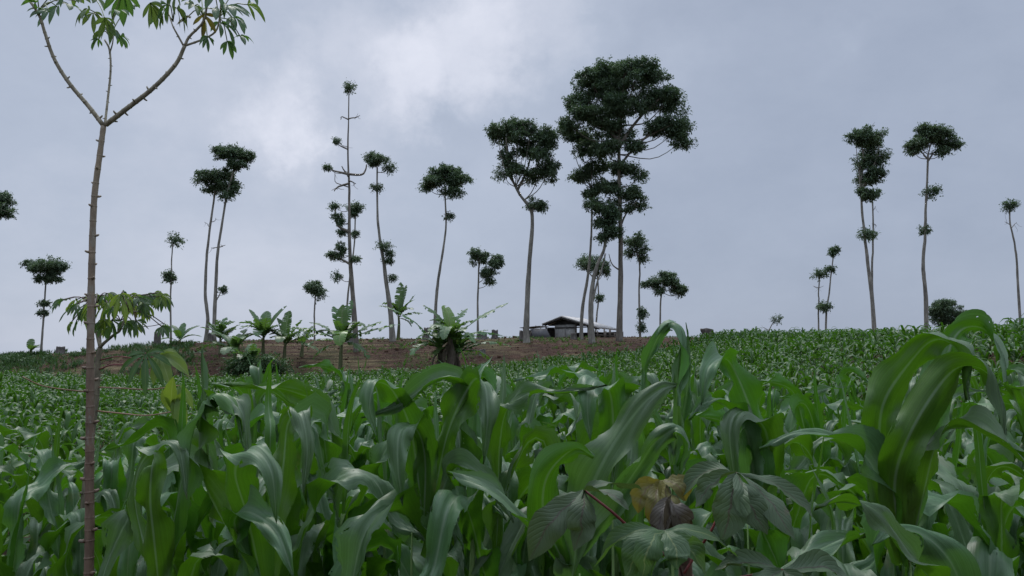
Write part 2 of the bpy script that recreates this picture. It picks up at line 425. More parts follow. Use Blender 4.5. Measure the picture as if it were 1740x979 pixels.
M['timber'] = plain('grey_timber', (.13, .11, .09), .9, .35, 4)

def ground_mat():
    m, t, b, out = mat('field_ground')
    g = nd(t, 'ShaderNodeTexCoord'); s_ = nd(t, 'ShaderNodeSeparateXYZ'); t.links.new(g.outputs['Object'], s_.inputs[0])
    fine = noise(t, 2.2, 8, .7, coords(t, (1, 1, 1)))
    soil = ramp(t, fine.outputs['Fac'], [(.25, (.028, .014, .009)), (.5, (.066, .034, .021)), (.75, (.120, .066, .042))]).outputs[0]
    # dry litter lies along the contour terraces
    st = noise(t, .8, 6, .65, coords(t, (.22, 1.5, 6)), .6)
    st2 = noise(t, .16, 4, .6, coords(t, (.6, 1, 1)))
    f = vmath(t, 'ADD', vmath(t, 'MULTIPLY', st.outputs['Fac'], .75), vmath(t, 'MULTIPLY', st2.outputs['Fac'], .45))
    mr = nd(t, 'ShaderNodeMapRange'); mr.inputs['From Min'].default_value = .59; mr.inputs['From Max'].default_value = .67; t.links.new(f, mr.inputs['Value'])
    lit = ramp(t, fine.outputs['Fac'], [(.3, (.10, .085, .035)), (.7, (.24, .19, .10))]).outputs[0]
    c = mixc(t, vmath(t, 'MULTIPLY', mr.outputs[0], .75), soil, lit)
    gn = noise(t, .35, 6, .65, coords(t, (.5, 1.2, 2)))
    mr2 = nd(t, 'ShaderNodeMapRange'); mr2.inputs['From Min'].default_value = .50; mr2.inputs['From Max'].default_value = .60; t.links.new(gn.outputs['Fac'], mr2.inputs['Value'])
    c = mixc(t, vmath(t, 'MULTIPLY', mr2.outputs[0], .4), c, (.060, .075, .024))
    t.links.new(c, b.inputs['Base Color']); b.inputs['Roughness'].default_value = .95; b.inputs['Specular IOR Level'].default_value = .2
    cl = noise(t, 5.5, 6, .7, coords(t, (1, 1, 1)))
    bump(t, vmath(t, 'ADD', fine.outputs['Fac'], cl.outputs['Fac']), 1.0, .30, b)
    return m
M['ground'] = ground_mat()
M['clod'] = plain('soil_clod', (.070, .038, .024), .95, .4, 6, .2)

# ------------------------------------------------------------------ ground
def build_ground():
    xs = np.concatenate([-np.geomspace(3000, 80, 14), np.linspace(-78, 78, 312), np.geomspace(80, 3000, 14)])
    ys = np.concatenate([[-400, -100, -30], np.linspace(-10, 45, 90), np.linspace(45.4, 80, 150), np.geomspace(81, 6000, 30)])
    X, Y = np.meshgrid(xs, ys)
    Z = ground(X, Y)
    V = np.stack([X, Y, Z], -1).reshape(-1, 3)
    nx = len(xs); ny = len(ys)
    i, j = np.meshgrid(np.arange(nx - 1), np.arange(ny - 1)); a = (j * nx + i).ravel()
    o = obj('ground', make_mesh('ground', V, np.stack([a, a + 1, a + nx + 1, a + nx], 1), M['ground']))
    o['kind'] = 'structure'
build_ground()

# ------------------------------------------------------------------ leaf blades
def blade(spine, width, nrm_hint, fold=.35, wave=.012, nw=4, profile='maize', seed=0, curlin=0.0):
    """strip along spine (n,3). nrm_hint: (3,) or (n,3) upper-side normal wish. returns V, F, UV"""
    r = np.random.default_rng(seed)
    S = np.asarray(spine, float); n = len(S)
    T = np.gradient(S, axis=0); T /= np.linalg.norm(T, axis=1)[:, None] + 1e-9
    H = np.broadcast_to(np.asarray(nrm_hint, float), (n, 3))
    side = np.cross(T, H); side /= np.linalg.norm(side, axis=1)[:, None] + 1e-9
    for i in range(1, n):
        if side[i] @ side[i - 1] < 0: side[i] *= -1
    Nn = np.cross(side, T)
    seg = np.r_[0, np.cumsum(np.linalg.norm(np.diff(S, axis=0), axis=1))]; t = seg / seg[-1]
    if profile == 'maize':
        wd = np.interp(t, [0, .06, .2, .42, .6, .8, .93, 1], [.42, .55, .82, 1, .93, .62, .26, .01])
    elif profile == 'lobe':
        wd = np.interp(t, [0, .08, .3, .55, .75, .9, 1], [.06, .22, .70, 1, .80, .35, .02])
    else:
        wd = np.interp(t, [0, .1, .5, .9, 1], [.5, 1, 1, .6, .02])
    u = np.linspace(-1, 1, nw * 2 + 1)
    ph = r.uniform(0, 6.28, 6); fr = r.uniform(9, 15) * seg[-1] / .8
    V = np.empty((n, len(u), 3)); U = np.empty((n, len(u), 2))
    fd = fold * np.interp(t, [0, .3, 1], [1.6, 1, .7]) * (1 + .8 * np.sin(t * 8 * seg[-1] / .8 + ph[4]) * (profile == 'maize'))
    wd = wd * (1 + .10 * np.sin(fr * 1.3 * t + ph[5]) * np.sin(np.pi * t))
    for k, uu in enumerate(u):
        a = abs(uu); sg = -1 if uu < 0 else 1
        lift = np.abs(uu) * fd - curlin * uu * uu
        ruf = wave * a ** 2 * (np.sin(fr * t * 2 + ph[0 if sg < 0 else 1]) + .6 * np.sin(fr * 3.7 * t + ph[2 if sg < 0 else 3])) * np.sin(np.pi * np.clip(t * 1.05, 0, 1)) ** .5
        if profile == 'maize':      # shallow pucker running beside the midrib
            ruf = ruf + wave * .35 * np.sin(np.pi * a) * np.sin(fr * 1.9 * t + ph[1] + sg * 2 + uu * 3)
        V[:, k] = S + side * (uu * wd * width / 2 / np.sqrt(1 + fold * fold))[:, None] + Nn * ((lift * wd * width / 2) + ruf)[:, None]
        U[:, k, 0] = (uu + 1) / 2; U[:, k, 1] = seg
    m = len(u)
    i, j = np.meshgrid(np.arange(m - 1), np.arange(n - 1)); q = (j * m + i).ravel()
    Fq = np.stack([q, q + 1, q + m + 1, q + m], 1)
    return V.reshape(-1, 3), Fq, U.reshape(-1, 2)

def droop_spine(base, azim, length, e0, e1, s0, sw, n=18, yaw=0.0, crump=0.0, kink=None):
    """midrib that leaves at elevation e0 and ends at e1, bending round s0 over a width sw"""
    s = np.linspace(0, 1, n)
    k = 1 / (1 + np.exp(-(s - s0) / sw)); k = (k - k[0]) / (k[-1] - k[0])
    el = e0 + (e1 - e0) * k + crump * np.sin(s * 9 + yaw * 20) * s
    if kink: el = el + kink[1] / (1 + np.exp(-(s - kink[0]) / .018)) - kink[1] * np.clip((s - kink[0] - .08) * 6, 0, 1)
    az_ = azim + yaw * s + crump * 1.3 * np.sin(s * 7 + azim * 5) * s
    d = np.stack([np.cos(el) * np.cos(az_), np.cos(el) * np.sin(az_), np.sin(el)], 1) * length / (n - 1)
    return np.asarray(base) + np.r_[np.zeros((1, 3)), np.cumsum(d[:-1], 0)], el, az_

def maize_leaf_mesh(r, z, azim, length, width, e0, e1, s0, sw, twist=0.0, n=18, nw=3, wave=.012):
    sp, el, az_ = droop_spine((0.012 * math.cos(azim), .012 * math.sin(azim), z), azim, length, e0, e1, s0, sw, n, r.uniform(-.6, .6), .20, (r.uniform(.5, .85), r.uniform(-.9, 1.2)) if r.random() < .55 else None)
    # upper side: perpendicular to the midrib, on the side of the stalk while rising
    H = np.stack([-np.sin(el) * np.cos(az_), -np.sin(el) * np.sin(az_), np.cos(el)], 1)
    side = np.stack([-np.sin(az_), np.cos(az_), 0 * az_], 1)
    a = twist * np.linspace(0, 1, n) ** 1.5
    H = H * np.cos(a)[:, None] + side * np.sin(a)[:, None]
    return blade(sp, width, H, fold=r.uniform(.15, .65), wave=wave, nw=nw, seed=int(r.integers(1e6)))

def maize_proto(seed, height=1.5, leaves=11, detail=True):
    """list of leaf meshes + stalk mesh of one tall plant, base at the origin"""
    r = np.random.default_rng(seed)
    plane = r.uniform(0, 3.14)
    out = []
    stem_h = height * .64
    zs = np.linspace(.18, stem_h, leaves)
    for i, z in enumerate(zs):
        f = i / (leaves - 1)
        az_ = plane + (math.pi if i % 2 else 0) + r.uniform(-.55, .55)
        ln = np.interp(f, [0, .4, .75, 1], [.6, .86, .88, .66]) * r.uniform(.8, 1.12)
        wd = np.interp(f, [0, .4, .8, 1], [.06, .086, .094, .070]) * r.uniform(.78, 1.15)
        e0 = np.interp(f, [0, .5, .85, 1], [.70, .98, 1.12, 1.36]) + r.uniform(-.18, .15)
        e1 = np.interp(f, [0, .6, 1], [-1.35, -1.5, -1.3]) + r.uniform(-.2, .2)
        if f > .93: e1 = r.uniform(-1.3, .6)
        s0 = np.interp(f, [0, .5, 1], [.28, .38, .52]) + r.uniform(-.12, .12)
        sw = r.uniform(.02, .065)
        out.append(maize_leaf_mesh(r, z, az_, ln, wd, e0, e1, s0, sw, r.uniform(-1.4, 1.4), n=30, nw=4, wave=.030))
    # rolled young leaf in the whorl
    out.append(maize_leaf_mesh(r, stem_h + .02, plane + r.uniform(0, 6), .5, .03, 1.5, 1.2, .7, .1, 0, wave=.003))
    st = MB()
    k = np.linspace(0, stem_h + .02, 16)
    st.tube([(0.01 * math.sin(z * 4), 0.008 * math.cos(z * 5), z) for z in k], [.017 - .011 * q / stem_h + (.0015 if i % 2 else 0) for i, q in enumerate(k)], 8)
    return out, st

NEAR_PROTOS = []
def near_protos():
    for s in range(14):
        lv, st = maize_proto(100 + s, 1.6 + .08 * (s % 3 - 1), 12 + s % 2)
        lm = []
        for V, Fq, U in lv: lm.append(MB().add(V, Fq, U).mesh('leaf', M['maize']))
        fol = MB()
        for V, Fq, U in lv: fol.add(V, Fq, U)
        NEAR_PROTOS.append((lm, fol.mesh('foliage', M['maize']), st.mesh('stalk', M['stalk'])))
near_protos()

HERO_SPOTS = []     # (x, y) of hero plants, so that the rows leave room
def put_maize(k, x, y, rz, s, label, group, leafwise):
    t = thing('maize_plant', label, 'maize plant', (x, y, gz(x, y) - .01), group, rz, s)
    lm, fol, st = NEAR_PROTOS[k]
    if leafwise:
        for m in lm: obj('leaf', m, t)
    else: obj('foliage', fol, t)
    obj('stalk', st, t)
    return t

# ---- hero plants: their leaves were read off the photograph one by one
def hleaf(pts, width, hint, hint2=None, fold=.34, wave=.024, n=46, seed=0, nw=4):
    """pts: (px, py, forward distance)"""
    sp = catmull([P(*p) for p in pts], n)
    h = np.asarray(hint, float)
    if hint2 is not None:
        k = np.linspace(0, 1, n)[:, None]; h = h * (1 - k) + np.asarray(hint2, float) * k
    return blade(sp, width * .88, h, fold=fold, wave=wave, nw=nw, seed=seed)
CAMW = (0, -1, .25); UPW = (0, -.3, 1); LFT = (-1, -.5, .3); RGT = (1, -.5, .3); AWAY = (0, 1, -.1)
def hero_plant(label, base_px, d, leaves, top_py):
    top = P(base_px, top_py + 25, d)
    base = Vector((top.x, top.y, gz(top.x, top.y)))
    HERO_SPOTS.append((base.x, base.y))
    t = thing('maize_plant', label, 'maize plant', base, None)
    for i, (pts, wd, *rest) in enumerate(leaves):
        V, Fq, U = hleaf(pts, wd, rest[0], rest[1] if len(rest) > 1 else None, seed=i * 7 + int(base_px))
        build(MB().add(V, Fq, U), 'leaf', M['maize'], t, base)
    st = MB(); n = 12
    pts = [base.lerp(top, i / (n - 1)) for i in range(n)]
    st.tube(pts, [.015 - .0135 * i / (n - 1) for i in range(n)], 8)
    build(st, 'stalk', M['stalk'], t, base)
    return t

def heroes():
    # the plant by the middle with the hoop leaf over the ridge
    hero_plant('tall maize plant whose thin hoop-shaped top leaf arches above the ridge line', 1140, 1.75, [
        ([(1140, 760, 1.75), (1095, 660, 1.74), (1110, 590, 1.72), (1138, 552, 1.70), (1160, 580, 1.66), (1152, 690, 1.62)], .030, (-1, -.9, .2), (1, -.8, .2)),
        ([(1142, 770, 1.75), (1165, 680, 1.74), (1170, 600, 1.74), (1166, 548, 1.74)], .022, CAMW),
        ([(1142, 790, 1.75), (1150, 720, 1.72), (1150, 650, 1.68), (1158, 585, 1.66)], .040, CAMW),
    ], 790)
    # the widest leaf of the picture, a long blade slanting up to the right
    hero_plant('near maize plant with one very broad blade slanting up and over', 985, 1.35, [
        ([(972, 985, 1.45), (988, 880, 1.42), (1030, 775, 1.38), (1082, 700, 1.36), (1122, 664, 1.36), (1150, 655, 1.38)], .11, (-.75, -1, .4), (-.2, -.9, .7)),
        ([(960, 960, 1.45), (925, 880, 1.42), (930, 810, 1.38), (975, 762, 1.35), (1010, 775, 1.34)], .065, AWAY, (0, .5, 1)),
        ([(970, 960, 1.45), (900, 900, 1.45), (850, 850, 1.46), (800, 812, 1.48), (760, 800, 1.5)], .06, UPW),
        ([(985, 940, 1.44), (1080, 800, 1.40), (1110, 755, 1.38), (1150, 730, 1.36), (1165, 760, 1.34), (1160, 800, 1.33)], .055, (.2, -1, .6), (.8, -.6, .3)),
    ], 950)
    # the big right-hand plant
    hero_plant('big maize plant with overlapping broad leaves bent into hoods, the tallest by the field edge', 1545, 1.5, [
        ([(1530, 960, 1.55), (1500, 800, 1.52), (1500, 690, 1.48), (1560, 600, 1.45), (1600, 578, 1.42), (1635, 610, 1.38), (1645, 680, 1.36)], .085, (.3, .9, .3), (.5, -.5, .9)),
        ([(1540, 960, 1.5), (1520, 830, 1.45), (1545, 740, 1.40), (1600, 650, 1.38), (1640, 622, 1.36), (1685, 645, 1.34), (1705, 740, 1.32)], .088, (.4, .8, .3), (.6, -.5, .8)),
        ([(1545, 900, 1.55), (1600, 650, 1.62), (1625, 570, 1.65), (1665, 556, 1.66), (1700, 590, 1.62), (1705, 650, 1.58)], .085, AWAY, (.6, -.6, .6)),
        ([(1545, 960, 1.5), (1590, 760, 1.42), (1640, 728, 1.35), (1700, 745, 1.28), (1770, 810, 1.22)], .08, (-.4, .3, 1), (.1, -.6, 1)),
        ([(1540, 960, 1.5), (1480, 790, 1.48), (1420, 745, 1.45), (1350, 740, 1.42), (1290, 762, 1.4)], .07, (0, -.4, 1), (0, -.5, 1)),
    ], 900)
    hero_plant('upright bright green maize blade standing just right of the cassava stem', 262, 1.75, [
        ([(270, 1010, 1.8), (262, 920, 1.77), (255, 850, 1.75), (258, 790, 1.74), (268, 768, 1.80)], .088, AWAY, (0, .9, .4)),
        ([(270, 1000, 1.8), (300, 860, 1.82), (330, 720, 1.85), (365, 672, 1.86), (400, 690, 1.84), (415, 760, 1.8)], .08, (.5, .8, .3), (.5, -.6, .7)),
        ([(265, 1000, 1.8), (230, 860, 1.85), (245, 780, 1.86), (300, 755, 1.82), (318, 850, 1.78)], .065, AWAY, (.4, -.8, .4)),
    ], 980)
    hero_plant('maize plant with grey-green blades falling on both sides, between cassava stem and middle', 440, 1.7, [
        ([(450, 1010, 1.75), (420, 880, 1.7), (400, 800, 1.65), (425, 765, 1.6), (460, 800, 1.56), (470, 890, 1.54)], .095, (0, .8, .5), (.3, -1, .4)),
        ([(450, 1000, 1.75), (400, 900, 1.68), (420, 870, 1.62), (470, 905, 1.55), (500, 985, 1.5)], .08, UPW, (.1, -1, .5)),
        ([(455, 1000, 1.78), (480, 800, 1.8), (490, 720, 1.8), (510, 705, 1.76), (522, 760, 1.72), (515, 840, 1.7)], .075, AWAY, (.3, -1, .3)),
        ([(450, 1000, 1.78), (350, 830, 1.85), (340, 720, 1.88), (365, 672, 1.88), (410, 700, 1.84), (425, 800, 1.80)], .085, (.5, .8, .3), (.5, -.7, .5)),
        ([(356, 800, 1.9), (348, 720, 1.9), (345, 650, 1.9), (344, 592, 1.9)], .020, CAMW),
    ], 960)
    hero_plant('maize plant with square-shouldered grey blade folded over like a towel', 1040, 2.0, [
        ([(1040, 830, 2.0), (1042, 720, 2.0), (1034, 662, 1.98), (1008, 646, 1.92), (998, 680, 1.86), (1003, 750, 1.84)], .095, (0, .8, .3), (0, -1, .3)),
        ([(1040, 830, 2.0), (1062, 700, 2.02), (1085, 650, 2.04), (1110, 640, 2.0), (1120, 690, 1.96)], .07, (0, .8, .3), (.4, -1, .3)),
    ], 800)
    hero_plant('maize plant whose hood-like dark green blade bends over right of the hoop leaf', 1270, 1.9, [
        ([(1290, 900, 1.95), (1290, 760, 1.92), (1262, 660, 1.9), (1235, 612, 1.86), (1205, 625, 1.8), (1192, 690, 1.78)], .10, (-.1, .9, .3), (-.4, -1, .3)),
        ([(1290, 900, 1.95), (1270, 740, 1.9), (1230, 690, 1.84), (1195, 685, 1.8), (1170, 712, 1.78)], .07, (-.3, -.5, .9)),
        ([(1290, 900, 1.95), (1305, 800, 1.95), (1300, 730, 1.9), (1262, 700, 1.84), (1240, 730, 1.8), (1250, 830, 1.78)], .09, (.2, .8, .3), (-.2, -1, .4)),
    ], 860)
    hero_plant('maize plant with drooping grey tongue of a leaf over the gap of the middle stand', 700, 1.95, [
        ([(720, 900, 2.0), (722, 780, 1.98), (706, 728, 1.94), (680, 735, 1.88), (676, 790, 1.85), (684, 860, 1.84)], .085, (0, .8, .3), (0, -1, .3)),
        ([(720, 900, 2.0), (700, 740, 1.98), (670, 668, 1.94), (640, 652, 1.88), (628, 690, 1.85), (640, 740, 1.84)], .09, (0, .8, .3), (-.2, -1, .3)),
        ([(725, 900, 2.0), (760, 740, 2.0), (800, 652, 1.98), (822, 650, 1.92), (828, 700, 1.88), (822, 790, 1.86)], .09, (.3, .8, .3), (.2, -1, .3)),
        ([(725, 900, 2.0), (770, 800, 1.96), (810, 805, 1.9), (850, 840, 1.86), (872, 890, 1.84)], .07, (0, -.6, 1)),
    ], 880)
    hero_plant('maize plant with long blade lying flat towards the lower edge, behind the cassava leaves', 1560, 1.1, [
        ([(1300, 1005, 1.0), (1360, 955, 1.02), (1420, 920, 1.05), (1290 + 180, 905, 1.05)], .05, UPW),
        ([(1620, 1030, 1.2), (1560, 960, 1.15), (1500, 880, 1.12), (1440, 855, 1.1), (1385, 862, 1.08)], .05, (-.1, -.5, 1)),
        ([(1650, 1040, 1.3), (1615, 955, 1.28), (1565, 908, 1.26), (1515, 903, 1.24), (1482, 925, 1.22)], .075, (-.2, -1, .8)),
    ], 1010)
heroes()

LANDMARKS = [(-60, 'at the outer edge past the first ridge tree'), (78, 'below the first ridge tree'), (150, 'right behind the spiky cassava stem'), (215, 'beside the spiky cassava stem'), (290, 'below the young ridge banana'), (360, 'below the close tree pair'),
             (430, 'below the row of bananas'), (520, 'below the round-crowned tree'), (600, 'below the tallest half-bare tree'), (668, 'below the tree with swollen base'), (740, 'below the big banana clump'), (815, 'below the loose-crowned thin tree'), (895, 'below the forked tree'),
             (960, 'below the hut'), (1052, 'below the largest tree'), (1130, 'below the low umbrella-shaped tree'), (1200, 'below the tub-shaped stump'), (1310, 'below the tiny crooked sapling'), (1400, 'below the little tree pair'), (1488, 'below the tree with vertical crown'), (1572, 'below the two-tufted tree'),
             (1630, 'below the low bushy tree'), (1735, 'below the thin curved tree'), (1850, 'past the thin curved tree')]
ORD = ['first', 'second', 'third', 'fourth', 'fifth', 'sixth', 'seventh', 'eighth', 'ninth', 'tenth', 'eleventh', 'twelfth', 'thirteenth', 'fourteenth', 'fifteenth', 'sixteenth', 'seventeenth', 'eighteenth', 'nineteenth', 'twentieth']
BIN = {}
def near_field():
    n = 0
    rows = np.arange(-6.5, 6.8, .46)
    spots = []
    for ri, xr in enumerate(rows):
        for y in np.arange(1.5, 8.2, .21):
            x = xr + rng.normal(0, .05) + .10 * (y - 3)
            yy = y + rng.normal(0, .05)
            px = 870 + F * x / yy
            if px < -140 or px > 1900: continue
            spots.append((x, yy, px))
    for x, y, px in sorted(spots, key=lambda q: q[1]):
        # the tall stand ends nearer on the left, where the young field shows
        lim = np.interp(px, [0, 140, 330, 420, 1100, 1300, 1740], [3.6, 3.5, 3.4, 5.2, 5.2, 6.0, 6.6])
        near = np.interp(px, [0, 200, 330, 900, 1050, 1400, 1740], [2.2, 2.2, 2.0, 1.85, 1.8, 1.8, 1.7])
        if y > lim or y < near: continue
        if any((x - a) ** 2 + (y - b) ** 2 < .14 ** 2 for a, b in HERO_SPOTS): continue
        if rng.random() < .06: continue
        s = np.interp(px, [0, 200, 330, 420, 1050, 1300, 1740], [.86, .86, .94, 1.01, 1.0, .97, 1.02]) * rng.uniform(.93, 1.05)
        lm = min(LANDMARKS, key=lambda q: abs(q[0] - px)); BIN[lm] = BIN.get(lm, 0) + 1; k_ = BIN[lm]
        lab = 'tall maize plant %s, %s' % (lm[1], 'in front' if k_ == 1 else ORD[k_ - 1] + ' from the front' if k_ <= 20 else 'far back in the stand')
        g = 'tall maize plants of the near stand'
        put_maize(int(rng.integers(len(NEAR_PROTOS))), x, y, rng.uniform(0, 6.28), s, lab, g, y < 3.0)
        n += 1
    return n
n_near = near_field()

# ------------------------------------------------------------------ young maize of the field beyond
def young_proto(seed, h=.72, leaves=8, n=7, nw=1):
    r = np.random.default_rng(seed); pl = r.uniform(0, 3.14); mb = MB()
    for i in range(leaves):
        f = i / (leaves - 1)
        V, Fq, U = maize_leaf_mesh(r, .04 + .30 * f * h / .7, pl + (3.14 if i % 2 else 0) + r.uniform(-.7, .7), np.interp(f, [0, .5, 1], [.42, .62, .50]) * h / .7 * r.uniform(.85, 1.1),
                                   np.interp(f, [0, .5, 1], [.065, .10, .085]), np.interp(f, [0, 1], [.9, 1.4]) + r.uniform(-.1, .1), r.uniform(-1.3, -.7), r.uniform(.35, .6), .1, r.uniform(-.8, .8), n=n, nw=nw, wave=0)
        mb.add(V, Fq, U)
    mb.tube([(0, 0, 0), (0, 0, .15), (0, 0, .38 * h / .7)], [.012, .010, .006], 5, 0)
    return mb
def field_end(px):      # forward distance where the young maize stops
    return np.interp(px, [-400, 350, 700, 1000, 1180, 1260, 1300, 1450, 1740, 2200], [48.5, 49, 50, 50.5, 52, 55, 54.0, 44.0, 32.0, 28.0])
def young_field():
    protos = [young_proto(300 + s, .72 + .05 * (s % 3), 7 + s % 2) for s in range(8)]
    Vs = [np.concatenate(p.V) for p in protos]; Fs = [np.concatenate(p.F) for p in protos]; Us = [np.concatenate(p.U) for p in protos]
    meshes = [p.mesh('young_maize', M['maize_far']) for p in protos]
    X = []; 
    for y in np.arange(4.4, 64, .6):
        x0, x1 = (-170 - 870) / F * y, (1900 - 870) / F * y
        xs = np.arange(x0, x1, .40); 
        X.append(np.stack([xs + rng.normal(0, .06, len(xs)), y + rng.normal(0, .09, len(xs))], 1))
    X = np.concatenate(X); px = 870 + F * X[:, 0] / X[:, 1]
    lo = np.interp(px, [0, 140, 330, 420, 1100, 1300, 1740], [4.6, 4.4, 4.2, 5.7, 5.7, 7.4, 8.4])
    keep = (X[:, 1] > lo) & (X[:, 1] < field_end(px) + rng.normal(0, .4, len(X))) & (rng.random(len(X)) > .07)
    # keep clear of the banana clumps and the shrubs that stand in the field edge
    X = X[keep]; px = px[keep]
    patch = smoothnoise(X[:, 0], X[:, 1] * 1.4, 2.6, 11); keep = rng.random(len(X)) > np.clip((patch - .35) * .9, 0, .6)
    X = X[keep]; px = px[keep]
    o = np.argsort(X[:, 1]); X = X[o]; px = px[o]
    Z = ground(X[:, 0], X[:, 1])
    near = max(0, 292 - n_near)
    for i in range(near):
        o = obj('young_maize', meshes[int(rng.integers(8))], None, (X[i, 0], X[i, 1], Z[i] - .01)); o.rotation_euler = (0, 0, rng.uniform(0, 6.28))
        s_ = rng.uniform(.85, 1.15); o.scale = (s_,) * 3
        o['category'] = 'maize plant'
        if px[i] < 700: o['label'] = 'knee-high young maize plant in the field edge behind the spiky cassava stem'; o['group'] = 'young maize behind the cassava'
        else: o['label'] = 'knee-high young maize plant just behind the tall stand of maize'; o['group'] = 'young maize behind the tall stand'
    AV = []; AF = []; AU = []; base = 0
    for i in range(near, len(X)):
        k = int(rng.integers(8)); a = rng.uniform(0, 6.28); s_ = rng.uniform(.65, 1.25) * (1.0 + .16 * float(smoothnoise(X[i, 0], X[i, 1] * 1.5, 3.1, 5)))
        c, s2 = math.cos(a) * s_, math.sin(a) * s_
        v = Vs[k]
        AV.append(np.stack([v[:, 0] * c - v[:, 1] * s2 + X[i, 0], v[:, 0] * s2 + v[:, 1] * c + X[i, 1], v[:, 2] * s_ + Z[i] - .02], 1))
        AF.append(Fs[k] + base); AU.append(Us[k]); base += len(v)
    o = obj('young_maize_field', make_mesh('young_maize_field', np.concatenate(AV), np.concatenate(AF), M['maize_far'], np.concatenate(AU)))
    o['kind'] = 'stuff'; o['label'] = 'rows of knee-high young maize covering the slope up to the bare bank'; o['category'] = 'maize field'
young_field()

# ------------------------------------------------------------------ trees
def leaf_cloud(blobs, size, dens, r, flat=.55):
    """blobs: (centre, (rx, ry, rz)); returns V, F of small leaf faces grouped in sprays"""
    Vs = []
    for c, rad in blobs:
        c = np.asarray(c, float); rad = np.asarray(rad, float)
        vol = rad[0] * rad[1] * rad[2]
        ns = max(int(7 + 30 * min(rad[0], .6)), int(dens * (rad[0] * rad[2]) ** .9 * 130))
        d = r.normal(size=(ns, 3)); d /= np.linalg.norm(d, axis=1)[:, None]
        rr = r.random(ns) ** .45
        lump = 1 + .18 * np.sin(d[:, 0] * 5 + r.uniform(0, 6)) * np.cos(d[:, 2] * 4 + r.uniform(0, 6)) + .12 * np.sin(d[:, 1] * 7 + d[:, 2] * 6)
        p = c + d * rad * (rr * lump * .88)[:, None]
        # sprays: a twig pointing outward with leaves on both sides
        out = d * [1, 1, flat] + r.normal(0, .35, (ns, 3)); out /= np.linalg.norm(out, axis=1)[:, None]
        nl = 11
        tt = r.random((ns, nl)) * min(size * 2.6, .45 * min(rad[0], rad[2]) + .20)
        q = p[:, None] + out[:, None] * tt[..., None] + r.normal(0, size * .42, (ns, nl, 3))
        Vs.append((q.reshape(-1, 3), np.repeat(out, nl, 0)))
    q = np.concatenate([a for a, b in Vs]); o = np.concatenate([b for a, b in Vs]); n = len(q)
    t = o + r.normal(0, .55, (n, 3)); t[:, 2] -= .15; t /= np.linalg.norm(t, axis=1)[:, None]
    up = np.array([0, 0, 1.]) + r.normal(0, .55, (n, 3))
    s = np.cross(t, up); s /= np.linalg.norm(s, axis=1)[:, None] + 1e-9
    ln = (size * r.uniform(.6, 1.25, n))[:, None]; wd = ln * .42
    droop = np.zeros((n, 3)); droop[:, 2] = -.12
    a = q - t * ln * .5; b = q + s * wd * .5; c2 = q + t * ln * .5 + droop * ln; d2 = q - s * wd * .5
    V = np.stack([a, b, c2, d2], 1).reshape(-1, 3)
    return V, np.arange(n * 4).reshape(n, 4)

def wob(pts, n, amp, r):
    c = catmull(pts, n)
    k = np.sin(np.linspace(0, np.pi, n))[:, None]
    c += np.cumsum(r.normal(0, amp, (n, 3)), 0) * k * [1, 1, .2]
    return c

